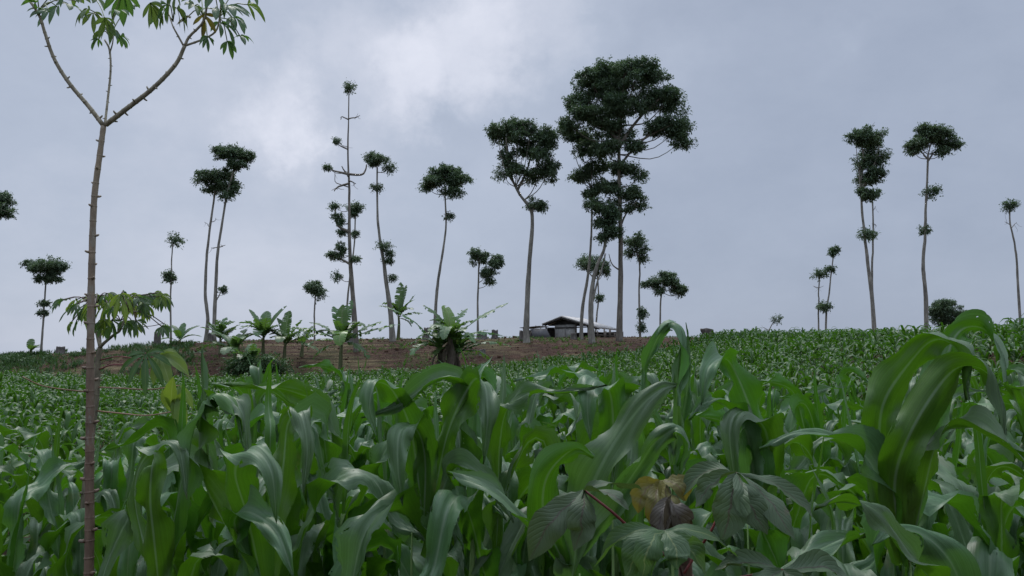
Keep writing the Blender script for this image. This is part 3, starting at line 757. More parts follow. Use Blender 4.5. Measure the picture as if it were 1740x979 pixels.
TREE_GROUP = 'thin pruned trees along the ridge'
def tree(label, d, trunk, wpx, blobs, limbs=(), seed=0, size=.24, dens=1.0, bark='bark', depth=.9, crownmat='crown', on_ridge=True, twigs=(), base_d=None, name='tree'):
    """trunk: photo pixels top to bottom; wpx: (top, bottom) width in px; blobs: (px, py, rx, ry[, dd]); limbs: lists of px points"""
    r = np.random.default_rng(seed)
    m_px = d / F
    pts = [np.array(P(x, y, d)) for x, y in trunk]
    b = pts[-1].copy(); g = gz(b[0], b[1])
    pts[-1][2] = g - .15 if b[2] > g - 1.5 else b[2]
    if b[2] > g + .02 or True:
        pts[-1][2] = min(g - .15, b[2]) if abs(b[2] - g) < 1.5 else g - .15
    base = Vector((pts[-1][0], pts[-1][1], g))
    t = thing(name, label, 'tree', base, TREE_GROUP if on_ridge else None)
    mb = MB(); n = max(12, len(pts) * 5)
    c = wob(pts, n, .012 * d / 65, r)
    u = np.linspace(0, 1, n)
    rad = (wpx[0] + (wpx[1] - wpx[0]) * u ** 1.5) * .39 * m_px * (1 + .05 * np.sin(u * 40 + seed))
    rad[-3:] *= [1.08, 1.2, 1.5]
    mb.tube(c, rad, 10)
    build(mb, 'trunk', M[bark], t, base)
    B = []; S = []
    for q in blobs:
        x, y, rx, ry = q[:4]; dd = q[4] if len(q) > 4 else r.uniform(-.5, .5) * rx * m_px * depth
        B.append((np.array(P(x, y, d + dd)), (rx * m_px, rx * m_px * depth, ry * m_px)))
    parts = []
    # limbs read off the photograph
    for lim in limbs:
        lb = MB(); parts.append(lb)
        w0, pl = lim[0], lim[1]
        pp = [np.array(P(x, y, d)) for x, y in pl]
        mid = len(pp)
        for i in range(1, mid): pp[i][1] += r.uniform(-.4, .4) * i * m_px * 20
        cc = wob(pp, 10, .03, r); lb.tube(cc, np.linspace(w0 / 2, w0 / 5, 10) * m_px, 6)
        for s in range(int(r.integers(1, 4))):
            k = int(r.integers(4, 9)); e = cc[k] + r.normal(0, 1, 3) * [.5, .4, .35] * d / 65
            lb.tube(wob([cc[k], (cc[k] + e) / 2 + [0, 0, -.06], e], 5, .02, r), np.linspace(w0 / 6, w0 / 14, 5) * m_px, 5)
    # a limb from the trunk into every clump, and twigs inside the larger ones
    for cb, rb in B:
        dist = np.linalg.norm(c - (cb - [0, 0, rb[2] * 1.2]), axis=1); k = int(np.argmin(dist + (c[:, 2] > cb[2] + rb[2]) * 50))
        st = c[k]; lb = MB(); parts.append(lb)
        if True:
            mid = st * .45 + cb * .55 + [0, 0, -.18 * np.linalg.norm(cb - st)]
            cc = wob([st, mid, cb], 8, .02, r); rr_ = max(min(rad[k] * .55, .02 + .03 * rb[0]), .012)
            lb.tube(cc, np.linspace(rr_, rr_ * .45, 8), 6)
        for s in range(3 + int(rb[0] * 3)):
            e = cb + r.normal(0, .45, 3) * rb
            lb.tube(wob([cb, (cb + e) / 2, e], 5, .02, r), np.linspace(.016 + .01 * rb[0], .008, 5), 5)
    for lb in parts: build(lb, 'branch', M[bark], t, base)
    for cb, rb in B:      # every clump is itself a handful of flat sprays with gaps between them
        if rb[0] < .75: rb_ = np.array(rb); S += [(cb, rb_), (cb, rb_ * .7), (cb + rb_ * [.3, 0, .2], rb_ * .6)]; continue
        ns = int(6 + 9 * min(rb[0], 2.6))
        for i in range(ns):
            dv = r.normal(size=3); dv /= np.linalg.norm(dv); dv[2] = dv[2] * .8 + .12
            f = r.uniform(.35, .98)
            S.append((cb + dv * np.array(rb) * f, np.array(rb) * np.array([.30, .30, .27]) * r.uniform(.45, 1.4)))
    V, Fq = leaf_cloud(S, size * .90, dens * .36, r)
    me = make_mesh('crown', V - np.array(base), Fq, M[crownmat], None, False)
    obj('crown', me, t)
    return t

def forest():
    tree('tree whose dark crown pokes in at the outer edge of the picture, trunk outside', 62, [(-32, 360), (-34, 450), (-30, 530), (-34, 606)], (5, 10), [(-14, 352, 34, 20), (2, 338, 20, 12), (8, 364, 16, 9), (-40, 340, 26, 18)], seed=1)
    tree('small tree with flat oval crown on a bare stem, the first one inside the frame', 66, [(79, 462), (77, 500), (74, 550), (70, 598)], (3, 5), [(78, 455, 34, 16), (60, 452, 18, 12), (98, 458, 16, 12), (82, 475, 18, 8), (75, 515, 9, 4), (73, 532, 8, 3)], seed=2, depth=.8)
    tree('thin small tree with round tuft and star-shaped sprig below it, above young banana', 68, [(294, 410), (291, 450), (290, 500), (291, 585)], (2.4, 4.5), [(295, 408, 14, 12), (288, 474, 13, 5), (287, 466, 6, 5)], seed=3)
    tree('slender tree with lower wide crown, left one of the close pair', 64, [(367, 315), (362, 350), (355, 400), (350, 450), (348, 500), (353, 545), (348, 590)], (4, 9), [(362, 300, 26, 16), (345, 306, 15, 10), (382, 298, 18, 12), (358, 322, 14, 8), (374, 318, 16, 12)], limbs=[(1.6, [(356, 380), (366, 370)]), (1.6, [(355, 385), (348, 378)])], seed=4)
    tree('slender tree with topmost oval crown above a second one, right one of a pair', 63, [(399, 285), (385, 335), (376, 395), (371, 440), (367, 500), (363, 585)], (4, 9), [(397, 262, 32, 17), (380, 258, 18, 13), (415, 266, 18, 13), (402, 282, 16, 8), (388, 320, 19, 15), (382, 334, 10, 8), (378, 492, 4, 5)], limbs=[(2, [(373, 420), (361, 422)]), (2, [(373, 420), (382, 416)]), (2.5, [(368, 510), (378, 493)])], seed=5)
    # the tall half-bare tree
    tree('tallest half-bare tree with crooked dead branches and one tuft at its tip', 56, [(593, 150), (592, 200), (591, 260), (593, 320), (593, 380), (595, 440), (599, 500), (604, 560), (607, 632)], (2.2, 14),
         [(593, 150, 11, 9), (568, 352, 8, 5), (572, 368, 9, 6), (578, 378, 7, 4), (580, 395, 7, 4), (577, 419, 8, 5), (570, 436, 12, 6), (563, 432, 7, 5), (581, 430, 8, 6), (603, 441, 7, 5), (572, 470, 7, 6), (556, 285, 6, 2), (572, 240, 4, 3)],
         limbs=[(2.5, [(592, 203), (583, 199), (576, 199)]), (2.5, [(592, 202), (602, 198), (613, 199)]), (2.5, [(591, 254), (580, 248), (571, 238)]), (4.5, [(592, 296), (575, 293), (560, 284)]), (4.5, [(592, 296), (612, 296), (619, 287), (622, 278)]),
                (4, [(592, 312), (577, 318), (569, 326)]), (4, [(592, 300), (582, 284)]), (3, [(592, 306), (606, 314)]), (6, [(594, 395), (577, 386), (568, 372), (566, 352)]), (5, [(596, 450), (580, 440), (563, 436)]), (2, [(592, 318), (572, 308), (569, 290)])],
         seed=6, size=.2, bark='bark_dark')
    tree('thin tree with round dark tuft hidden close behind the tallest half-bare tree', 70, [(604, 358), (602, 420), (596, 470), (591, 530), (589, 590)], (3, 5), [(604, 359, 14, 15), (606, 352, 10, 9), (603, 397, 7, 4)], seed=7)
    tree('tree leaning back from its swollen base, four tufts spaced along the trunk', 60, [(641, 285), (641, 330), (643, 385), (650, 430), (656, 480), (663, 530), (668, 590)], (3.5, 13), [(645, 272, 24, 12), (628, 266, 12, 6), (660, 286, 11, 9), (640, 320, 11, 6), (653, 418, 14, 8), (661, 432, 9, 6), (660, 444, 9, 4), (666, 473, 7, 4)], seed=8, size=.2)
    tree('umbrella-crowned tree on thin curved trunk rising from the banana clump', 62, [(756, 330), (758, 380), (754, 420), (748, 460), (742, 505), (738, 585)], (3.5, 8), [(757, 302, 34, 18), (735, 310, 22, 14), (780, 312, 22, 15), (760, 290, 22, 10), (758, 326, 14, 12), (775, 328, 14, 10), (724, 318, 12, 8), (763, 368, 5, 6)], seed=9)
    tree('small round-crowned tree beside the ridge bananas, below the tallest tree', 72, [(536, 500), (535, 530), (535, 585)], (3, 4), [(535, 490, 18, 13), (528, 486, 11, 8), (542, 500, 11, 10)], seed=10)
    tree('thin tree with loose ragged crown between umbrella tree and forked tree', 70, [(814, 440), (813, 490), (812, 585)], (3.2, 5), [(815, 440, 16, 16), (840, 448, 14, 12), (826, 465, 15, 10), (806, 430, 9, 9), (845, 440, 9, 7), (832, 478, 9, 7)], seed=11, dens=.8)
    # forked tree
    tree('leaning forked tree with wide ragged crown and one round tuft at the fork', 58, [(876, 318), (884, 332), (899, 352), (904, 372), (900, 430), (896, 500), (894, 550), (895, 592)], (5, 15),
         [(900, 232, 36, 26), (860, 232, 30, 22), (933, 240, 22, 26), (845, 226, 18, 14), (880, 218, 26, 14), (920, 265, 28, 26), (935, 285, 18, 20), (862, 270, 20, 20), (855, 295, 15, 14), (915, 300, 24, 18), (882, 292, 18, 12), (890, 255, 24, 20), (912, 348, 17, 14)],
         limbs=[(5, [(884, 332), (872, 305), (864, 270), (860, 240)]), (5, [(880, 322), (895, 290), (905, 250)]), (3.5, [(903, 362), (912, 350)])], seed=12, depth=1.0, dens=1.0)
    tree('small tree with tuft crown showing between the trunks of the central grove', 74, [(1014, 455), (1016, 500), (1012, 540), (1010, 590)], (3, 4.5), [(1008, 452, 26, 18), (990, 446, 13, 12), (1026, 460, 15, 12), (1018, 507, 8, 4)], seed=13)
    tree('slender leaning tree under the spreading crown, first trunk beside the hut', 60, [(1005, 320), (1006, 380), (1004, 430), (998, 480), (990, 530), (987, 592)], (4, 9),
         [(1003, 255, 30, 20), (985, 232, 28, 18), (1010, 290, 28, 18), (985, 300, 20, 14), (1022, 318, 22, 16), (1000, 330, 18, 12), (965, 220, 22, 14)], seed=14)
    tree('thick short-trunked tree leaning over the hut, bushy crown half way up', 57, [(1032, 392), (1026, 425), (1013, 455), (1005, 490), (1003, 530), (1006, 590)], (6, 14),
         [(1028, 375, 26, 18), (1040, 395, 20, 14), (1015, 352, 20, 14), (1022, 405, 14, 7), (1040, 360, 18, 14)], limbs=[(4, [(1005, 520), (1018, 470), (1030, 430)]), (3, [(1010, 480), (1000, 455)])], seed=15)
    tree('largest tree with huge spreading umbrella crown on a straight trunk', 58, [(1051, 190), (1052, 260), (1053, 340), (1054, 420), (1053, 500), (1052, 590)], (7, 14),
         [(1055, 135, 52, 28), (1010, 150, 40, 26), (1100, 130, 40, 26), (1085, 115, 34, 16), (1025, 125, 34, 18), (985, 175, 26, 20), (1130, 175, 36, 30), (1150, 210, 28, 28), (1160, 240, 18, 22), (1120, 215, 30, 20), (1060, 185, 50, 26), (1015, 200, 34, 22), (968, 212, 24, 18),
          (1045, 225, 40, 20), (1080, 250, 22, 14), (1030, 255, 30, 16), (1060, 290, 26, 14), (1085, 300, 16, 10), (1075, 330, 26, 14), (1085, 350, 16, 10), (1040, 320, 20, 14), (1040, 345, 16, 14), (1066, 355, 12, 9), (1040, 165, 40, 20), (1095, 175, 34, 20), (1000, 130, 20, 12), (1135, 160, 24, 16), (1148, 225, 20, 22), (1070, 120, 40, 18), (990, 195, 26, 16)],
         limbs=[(7, [(1052, 240), (1020, 205), (1000, 170)]), (7, [(1052, 250), (1085, 200), (1120, 170)]), (5, [(1054, 280), (1090, 240), (1140, 215)]), (6, [(1053, 230), (1055, 180), (1060, 130)]), (4, [(1054, 385), (1066, 365), (1080, 345)]), (3, [(1053, 460), (1042, 450), (1036, 430)])],
         seed=16, depth=.9, dens=.95, bark='bark_dark')
    tree('slim tree with bushy top beside the largest trunk, leafy sprouts at its foot', 66, [(1080, 425), (1087, 448), (1086, 500), (1088, 585)], (3.2, 5), [(1078, 412, 20, 16), (1090, 426, 14, 10), (1070, 430, 12, 8), (1092, 440, 8, 6), (1089, 530, 6, 8), (1092, 536, 6, 6), (1089, 556, 7, 7)], seed=17)
    tree('low umbrella-shaped tree with flat ragged crown, right of the hut', 72, [(1127, 488), (1122, 515), (1121, 585)], (3, 4.5), [(1130, 478, 22, 12), (1108, 484, 16, 9), (1150, 488, 18, 10), (1134, 468, 15, 7), (1156, 498, 12, 6), (1120, 495, 10, 6)], seed=18)
    tree('tiny sapling with crooked bare twig and one tuft at the maize edge', 66, [(1316, 545), (1309, 556), (1304, 568), (1303, 600)], (2, 3.5), [(1319, 543, 9, 7)], limbs=[(1.6, [(1308, 562), (1296, 556)])], seed=19, size=.16)
    tree('small thin tree with flat tuft, shorter of the little pair above the maize', 68, [(1393, 466), (1391, 500), (1391, 530), (1390, 590)], (2.4, 4), [(1393, 466, 13, 8), (1396, 521, 5, 4)], limbs=[(1.4, [(1391, 490), (1384, 485)]), (1.4, [(1391, 490), (1400, 486)])], seed=20)
    tree('small thin tree leaning away with three little tufts, taller of the little pair', 67, [(1417, 425), (1413, 460), (1408, 500), (1403, 540), (1402, 590)], (2.4, 5), [(1417, 425, 7, 6), (1411, 457, 7, 5), (1400, 522, 13, 7), (1415, 432, 4, 6)], seed=21)
    tree('tall tree with long vertical crown and a collar of leaves on its trunk', 62, [(1460, 290), (1464, 340), (1468, 390), (1473, 440), (1481, 500), (1488, 580)], (4, 10),
         [(1472, 232, 24, 18), (1455, 240, 17, 14), (1490, 240, 18, 18), (1498, 268, 14, 18), (1478, 272, 24, 20), (1462, 280, 15, 15), (1488, 296, 18, 14), (1472, 305, 18, 14), (1468, 328, 16, 10), (1478, 335, 14, 7), (1473, 398, 15, 8)], limbs=[(4, [(1462, 310), (1466, 270), (1460, 235)]), (4, [(1464, 320), (1482, 285), (1490, 250)])], seed=22)
    tree('thin bare trunk standing close behind the tree with the vertical crown', 66, [(1482, 328), (1484, 380), (1484, 430), (1482, 480), (1486, 585)], (3, 6), [(1484, 328, 12, 7), (1478, 400, 6, 4)], limbs=[(1.5, [(1483, 360), (1489, 350)]), (1.5, [(1484, 380), (1490, 385)])], seed=23)
    tree('tall tree with wide flat crown and two small tufts down its trunk', 62, [(1577, 262), (1575, 310), (1572, 360), (1570, 410), (1568, 455), (1573, 510), (1572, 585)], (4, 10),
         [(1584, 232, 32, 18), (1560, 244, 22, 16), (1608, 240, 22, 16), (1585, 220, 24, 10), (1600, 258, 13, 9), (1552, 256, 13, 9), (1622, 246, 12, 8), (1582, 326, 14, 10), (1571, 392, 8, 7)], limbs=[(3.5, [(1576, 275), (1590, 258), (1605, 245)]), (3.5, [(1576, 270), (1562, 252)])], seed=24)
    tree('thin curved tree with small scruffy tuft at the outer edge of the field', 60, [(1716, 352), (1716, 380), (1723, 410), (1728, 450), (1731, 500), (1735, 590)], (3, 6), [(1718, 347, 14, 6), (1713, 352, 8, 7)], limbs=[(1.6, [(1717, 382), (1710, 376)]), (1.6, [(1718, 388), (1727, 378)])], seed=25, size=.18)
    tree('low dark dome-shaped bushy tree peeping over the maize beside the two-tufted tree', 76, [(1612, 530), (1612, 560), (1613, 600)], (4, 6), [(1610, 530, 26, 16), (1592, 530, 14, 14), (1630, 538, 18, 12), (1606, 516, 18, 8), (1615, 548, 30, 12), (1640, 548, 12, 10)], seed=26, depth=.8)
forest()

# ------------------------------------------------------------------ banana plants
def banana_blade(mb, base, azim, elev0, elev1, length, width, tatter, r, mi=0, stem=.18):
    """large torn leaf: midrib with separate strips on both sides"""
    sp, el, az_ = droop_spine(base, azim, length, elev0, elev1, .55, .16, 22, r.uniform(-.2, .2))
    mb.tube(sp, np.linspace(.028, .006, 22), 5, mi)
    side = np.stack([-np.sin(az_), np.cos(az_), 0 * az_], 1)
    Hn = np.stack([-np.sin(el) * np.cos(az_), -np.sin(el) * np.sin(az_), np.cos(el)], 1)
    T = np.stack([np.cos(el) * np.cos(az_), np.cos(el) * np.sin(az_), np.sin(el)], 1)
    i0 = int(22 * stem)
    for sg in (-1, 1):
        vk = r.uniform(.1, .5)
        for i in range(i0, 21):
            t0 = (i - i0) / (21 - i0)
            wd0 = width / 2 * np.interp(t0, [0, .12, .5, .85, 1], [.35, .85, 1, .7, .15]); wd1 = width / 2 * np.interp(t0 + 1 / (21 - i0), [0, .12, .5, .85, 1], [.35, .85, 1, .7, .10])
            if r.random() < tatter * .12: continue
            dr = tatter * r.uniform(.1, 1.2); gap = tatter * r.uniform(0, .45)
            a, b = sp[i], sp[i + 1]
            def edge(p, k, wd, f):
                d = side[k] * sg * math.cos(vk) + Hn[k] * math.sin(vk)
                q1 = p + d * wd * .55 + T[k] * wd * .12 + [0, 0, -dr * wd * .15]
                q2 = p + d * wd * (1 - .25 * dr) + T[k] * wd * .3 + [0, 0, -dr * wd * .75]
                return q1, q2
            a1, a2 = edge(a, i, wd0, 0); b1, b2 = edge(b, i + 1, wd1, 1)
            b2 = b2 + (a2 - b2) * gap; b1 = b1 + (a1 - b1) * gap * .3
            V = [a, a1, a2, b, b1, b2]
            o = sg if sg > 0 else -1
            Fq = [(0, 1, 4, 3), (1, 2, 5, 4)] if sg < 0 else [(3, 4, 1, 0), (4, 5, 2, 1)]
            uv = [(.5, 0), (.5 + .25 * sg, 0), (.5 + .5 * sg, 0), (.5, .1), (.5 + .25 * sg, .1), (.5 + .5 * sg, .1)]
            mb.add(V, Fq, uv, mi)

def banana(label, px, py, d, h, leaves, seed=0, group='banana plants on the bank', stems=1, skirt=0, lime=(), wide=.5):
    """leaves: (azimuth deg, start elevation deg, end elevation deg, length, tatter)"""
    r = np.random.default_rng(seed)
    b = P(px, py, d); g = gz(b.x, b.y); base = Vector((b.x, b.y, g))
    t = thing('banana_plant', label, 'banana plant', base, group)
    mb = MB(); top = np.array([base.x + r.uniform(-.1, .1), base.y, base.z + h])
    mb.tube(wob([np.array(base) - [0, 0, .1], (np.array(base) + top) / 2, top], 9, .01, r), np.linspace(.15, .07, 9) * (1.9 if skirt else 1.1), 9)
    build(mb, 'pseudostem', M['pseudo' if not skirt else 'pseudo_dry'], t, base)
    leaves = list(leaves) + [(r.uniform(0, 360), r.uniform(35, 82), r.uniform(-45, 45), r.uniform(.8, 1.35), r.uniform(.3, .9)) for _ in range(7 if h > 1 else 1)]
    for i, (az_, e0, e1, ln, tt) in enumerate(leaves):
        lb = MB(); banana_blade(lb, top + [0, 0, r.uniform(-.25, .1)], R(az_), R(e0), R(e1), ln * 1.6, wide * (1.3 if ln < 1.2 else 1.8), tt * .8, r)
        build(lb, 'leaf', M['banana_lime' if i in lime else 'banana'], t, base, False)
    if skirt:
        sb = MB()
        for k in range(skirt):
            banana_blade(sb, top + [0, 0, r.uniform(-.5, 0)], r.uniform(0, 6.28), R(r.uniform(-60, -20)), R(-89), h * r.uniform(.5, .75), .24, .7, r)
        build(sb, 'dead_leaves', M['banana_dry'], t, base, False)
    return t

def bananas():
    # 0 deg = towards +x (right), 90 = away from the camera, -90 = towards it
    r = np.random.default_rng(5)
    banana('broad-leaved banana plant at the near end of the row, beside the tree pair', 398, 620, 52, 1.3, [(178, 55, 10, 1.9, .4), (150, 60, 5, 1.6, .5), (-90, 40, -50, 1.4, .3), (10, 70, 20, 1.3, .4), (200, 35, -30, 1.5, .4), (-60, 60, -20, 1.3, .3), (60, 75, 40, 1.3, .3)], 1)
    banana('low banana plant with wide drooping leaf over the dark shrubs', 425, 640, 50, 1.2, [(160, 40, -30, 1.3, .3), (0, 45, -20, 1.2, .4), (-90, 60, -40, 1.2, .2), (100, 75, 40, 1.2, .2), (220, 65, 20, 1.1, .3)], 2)
    banana('banana plant holding two crossed upright leaves, middle of the row', 448, 630, 53, 2.0, [(20, 62, 48, 1.7, .1), (165, 68, 50, 1.5, .2), (175, 30, -40, 1.3, .5), (-20, 30, -40, 1.3, .6), (-90, 50, -50, 1.2, .3), (90, 80, 60, 1.3, .2), (200, 60, -10, 1.3, .4)], 3)
    banana('ragged banana plant at the far end of the row with tattered low leaves', 482, 625, 53, 1.6, [(10, 25, 0, 1.9, .9), (-20, 0, -30, 1.7, .9), (80, 85, 70, 1.4, .3), (15, 65, 50, 1.3, .5), (165, 55, 20, 1.2, .5), (-90, 40, -50, 1.2, .4), (150, 70, 60, 1.3, .2)], 4)
    banana('small banana plant at the near foot of the row beside the tree trunks', 374, 616, 56, 1.1, [(150, 60, 10, 1.2, .4), (20, 60, 20, 1.2, .4), (-90, 50, -30, 1.1, .3), (80, 80, 50, 1.1, .3)], 12)
    banana('banana plant with drooping ragged leaves at the far side of the row', 512, 620, 55, .9, [(10, 35, -10, 1.4, .8), (60, 70, 40, 1.1, .5), (-90, 50, -30, 1.2, .6), (150, 60, 20, 1.1, .6)], 13)
    banana('slender pale-stemmed banana plant in front of the tallest half-bare tree', 577, 640, 44, 2.6, [(175, 25, -5, 2.3, .95), (155, 40, 10, 1.7, .9), (8, 20, 12, 2.2, .95), (20, 38, 20, 1.7, .95), (100, 88, 80, 1.5, .6), (60, 80, 65, 1.7, .6), (140, 75, 60, 1.4, .5), (-80, 40, -75, 1.5, .3), (-10, -10, -60, 1.3, .8), (190, -5, -60, 1.2, .8)], 5, lime=(7,))
    banana('banana plant half hidden behind the leaning tree with the swollen base', 676, 600, 63, 1.9, [(60, 75, 65, 1.8, .6), (80, 82, 75, 1.9, .5), (0, 25, -10, 1.3, .8), (30, 60, 50, 1.6, .6), (-20, -10, -60, .9, .9)], 6)
    banana('tallest banana plant of the big clump, one whole lime leaf standing up', 764, 632, 44, 2.5, [(120, 86, 40, 1.5, .1), (28, 38, 25, 2.7, .9), (165, 60, 30, 1.6, .9), (12, 20, -15, 2.0, .9), (40, 65, 40, 1.3, .7), (-90, 40, -60, 1.7, .5), (-50, 30, -50, 1.6, .8), (-120, 50, -40, 1.5, .6), (200, 20, -50, 1.5, .8)], 7, lime=(0,), skirt=4, wide=.45)
    banana('banana plant on the outer side of the big clump with long arching tattered leaf', 749, 634, 44.5, 1.9, [(172, 50, 22, 2.7, .95), (185, 25, -30, 1.5, .7), (100, 80, 50, 1.4, .6), (0, 60, 10, 1.3, .6), (-90, 60, -40, 1.4, .5), (-140, 20, -50, 1.5, .7)], 8, skirt=3, wide=.45)
    banana('low banana plant at the inner side of the big clump, leaves drooping to the soil', 773, 630, 45, 1.5, [(10, 30, -20, 2.2, .9), (0, 55, 10, 1.5, .8), (-90, 60, -30, 1.5, .4), (-40, 60, -20, 1.5, .6), (150, 60, 0, 1.3, .6), (-130, 40, -50, 1.4, .6), (30, 15, -40, 1.5, .9)], 9, skirt=3, wide=.45)
    banana('small young banana plant on the ridge behind the second cassava', 303, 598, 60, .5, [(40, 55, 20, 1.2, .2), (150, 60, 30, 1.0, .2), (0, 30, -20, 1.1, .2), (-90, 50, -10, 1.0, .1), (80, 80, 60, 1.0, .2), (180, 30, -20, 1.0, .3)], 10)
    banana('tiny banana sucker with single upright leaf near the first ridge tree', 52, 606, 60, .4, [(100, 85, 70, .6, .2), (0, 40, 0, .5, .2), (30, 60, 20, .6, .2)], 11)
bananas()

# ------------------------------------------------------------------ shrubs, stumps, hut
def shrub(label, d, blobs, seed, size=.2, matn='bush', dens=1.2):
    r = np.random.default_rng(seed); k = d / F
    B = []
    for x, y, rx, ry in blobs:
        p = P(x, y, d); B.append((np.array(p), (rx * k, rx * k * .8, ry * k)))
    x0 = np.mean([b[0][0] for b in B]); base = Vector((x0, d, gz(x0, d)))
    t = thing('shrub', label, 'shrub', base, 'dark shrubs at the field edge')
    V, Fq = leaf_cloud(B, size, dens, r)
    V[:, 2] = np.maximum(V[:, 2], ground(V[:, 0], V[:, 1]) + .01)
    obj('foliage', make_mesh('foliage', V - np.array(base), Fq, M[matn], None, False), t)
    mb = MB()
    for c, rad in B:
        mb.tube([base - Vector((0, 0, .1)), Vector((c + np.array(base)) / 2), Vector(c)], [.03, .02, .01], 6)
    build(mb, 'stem', M['bark_dark'], t, base)
shrub('dark dense shrub below the low banana plant', 49, [(410, 615, 24, 18), (398, 628, 18, 12), (432, 620, 20, 16)], 1)
shrub('dark shrub below the banana plant with crossed leaves', 49, [(462, 618, 20, 16), (480, 625, 14, 12), (450, 628, 16, 10)], 2)
shrub('low green shrub on the bank beneath the first ridge tree', 56, [(30, 615, 22, 12), (55, 620, 18, 10), (10, 625, 16, 9)], 3)
shrub('small shrub beside the trunks of the close tree pair', 57, [(338, 606, 10, 8), (325, 610, 8, 6)], 4, .15)
shrub('dark low shrub at the foot of the big banana clump', 42, [(740, 628, 10, 8), (752, 632, 9, 6)], 5, .16)

def stump(label, px, py_top, d, wpx, seed, lean=0, flare=1.25, name='tree_stump', bucket=False):
    r = np.random.default_rng(seed); top = P(px, py_top, d); g = gz(top.x, top.y); k = d / F
    base = Vector((top.x - lean * k, d, g)); t = obj(name, None) if False else None
    h = max(top.z - g, .25); n = 9; V = []; kk = 14
    for i in range(n):
        u = i / (n - 1)
        rad = wpx / 2 * k * (np.interp(u, [0, .15, .5, 1], [flare * 1.15, flare * .95, 1, .95]) if not bucket else np.interp(u, [0, .3, 1], [.7, .85, 1.1]))
        for j in range(kk):
            a = 6.283 * j / kk
            q = rad * (1 + .10 * math.sin(3 * a + seed) + .06 * math.sin(7 * a + seed * 2) + r.normal(0, .03))
            zz = -.1 + (h + .1) * u + (r.normal(0, .05) * h if i == n - 1 else 0)
            V.append((math.cos(a) * q + lean * k * u, math.sin(a) * q, zz))
    Fq = [(i * kk + j, i * kk + (j + 1) % kk, (i + 1) * kk + (j + 1) % kk, (i + 1) * kk + j) for i in range(n - 1) for j in range(kk)]
    V.append((lean * k, 0, h * (.78 if bucket else .93))); c = len(V) - 1; o_ = (n - 1) * kk
    Fq += [(c, o_ + j, o_ + (j + 1) % kk, o_ + (j + 2) % kk) for j in range(0, kk, 2)]
    o = obj(name, make_mesh(name, V, np.array(Fq), M['deadwood'], None, True), None, base)
    o['label'] = label; o['category'] = 'stump'; o['group'] = 'old stumps along the ridge'
    return o
stump('squat dark stump near the first ridge tree', 103, 589, 61, 14, 1)
stump('tall narrow stump beside the young ridge banana', 268, 565, 61, 11, 2)
stump('stump with knobby top just left of the big banana clump', 726, 557, 61, 11, 3, lean=3)
stump('pale upright stump standing clear between the ragged tree and the forked tree', 841, 561, 61, 11, 4, flare=1.05)
stump('low broad stump at the foot of the loose-crowned thin tree', 820, 567, 61, 16, 5)
stump('stump attached closely beside the base of the forked tree', 887, 562, 59, 9, 6)
stump('dark stump hugging the base of the left tree of the close pair', 357, 566, 62.5, 8, 7)
stump('broken dark stump behind the slender pale-stemmed banana plant', 597, 566, 60, 16, 8)
stump('flaring tub-shaped dark stump on the ridge where bare bank meets maize', 1200, 559, 61, 19, 9, lean=-3, bucket=True)
stump('low flat stump lying beyond the low umbrella-shaped tree', 1117, 568, 61, 14, 10)
stump('small brown stump half way down the bank right of the big banana clump', 820, 594, 54, 11, 11)
stump('root stump among grass at the corner of the hut', 975, 566, 60, 10, 12)

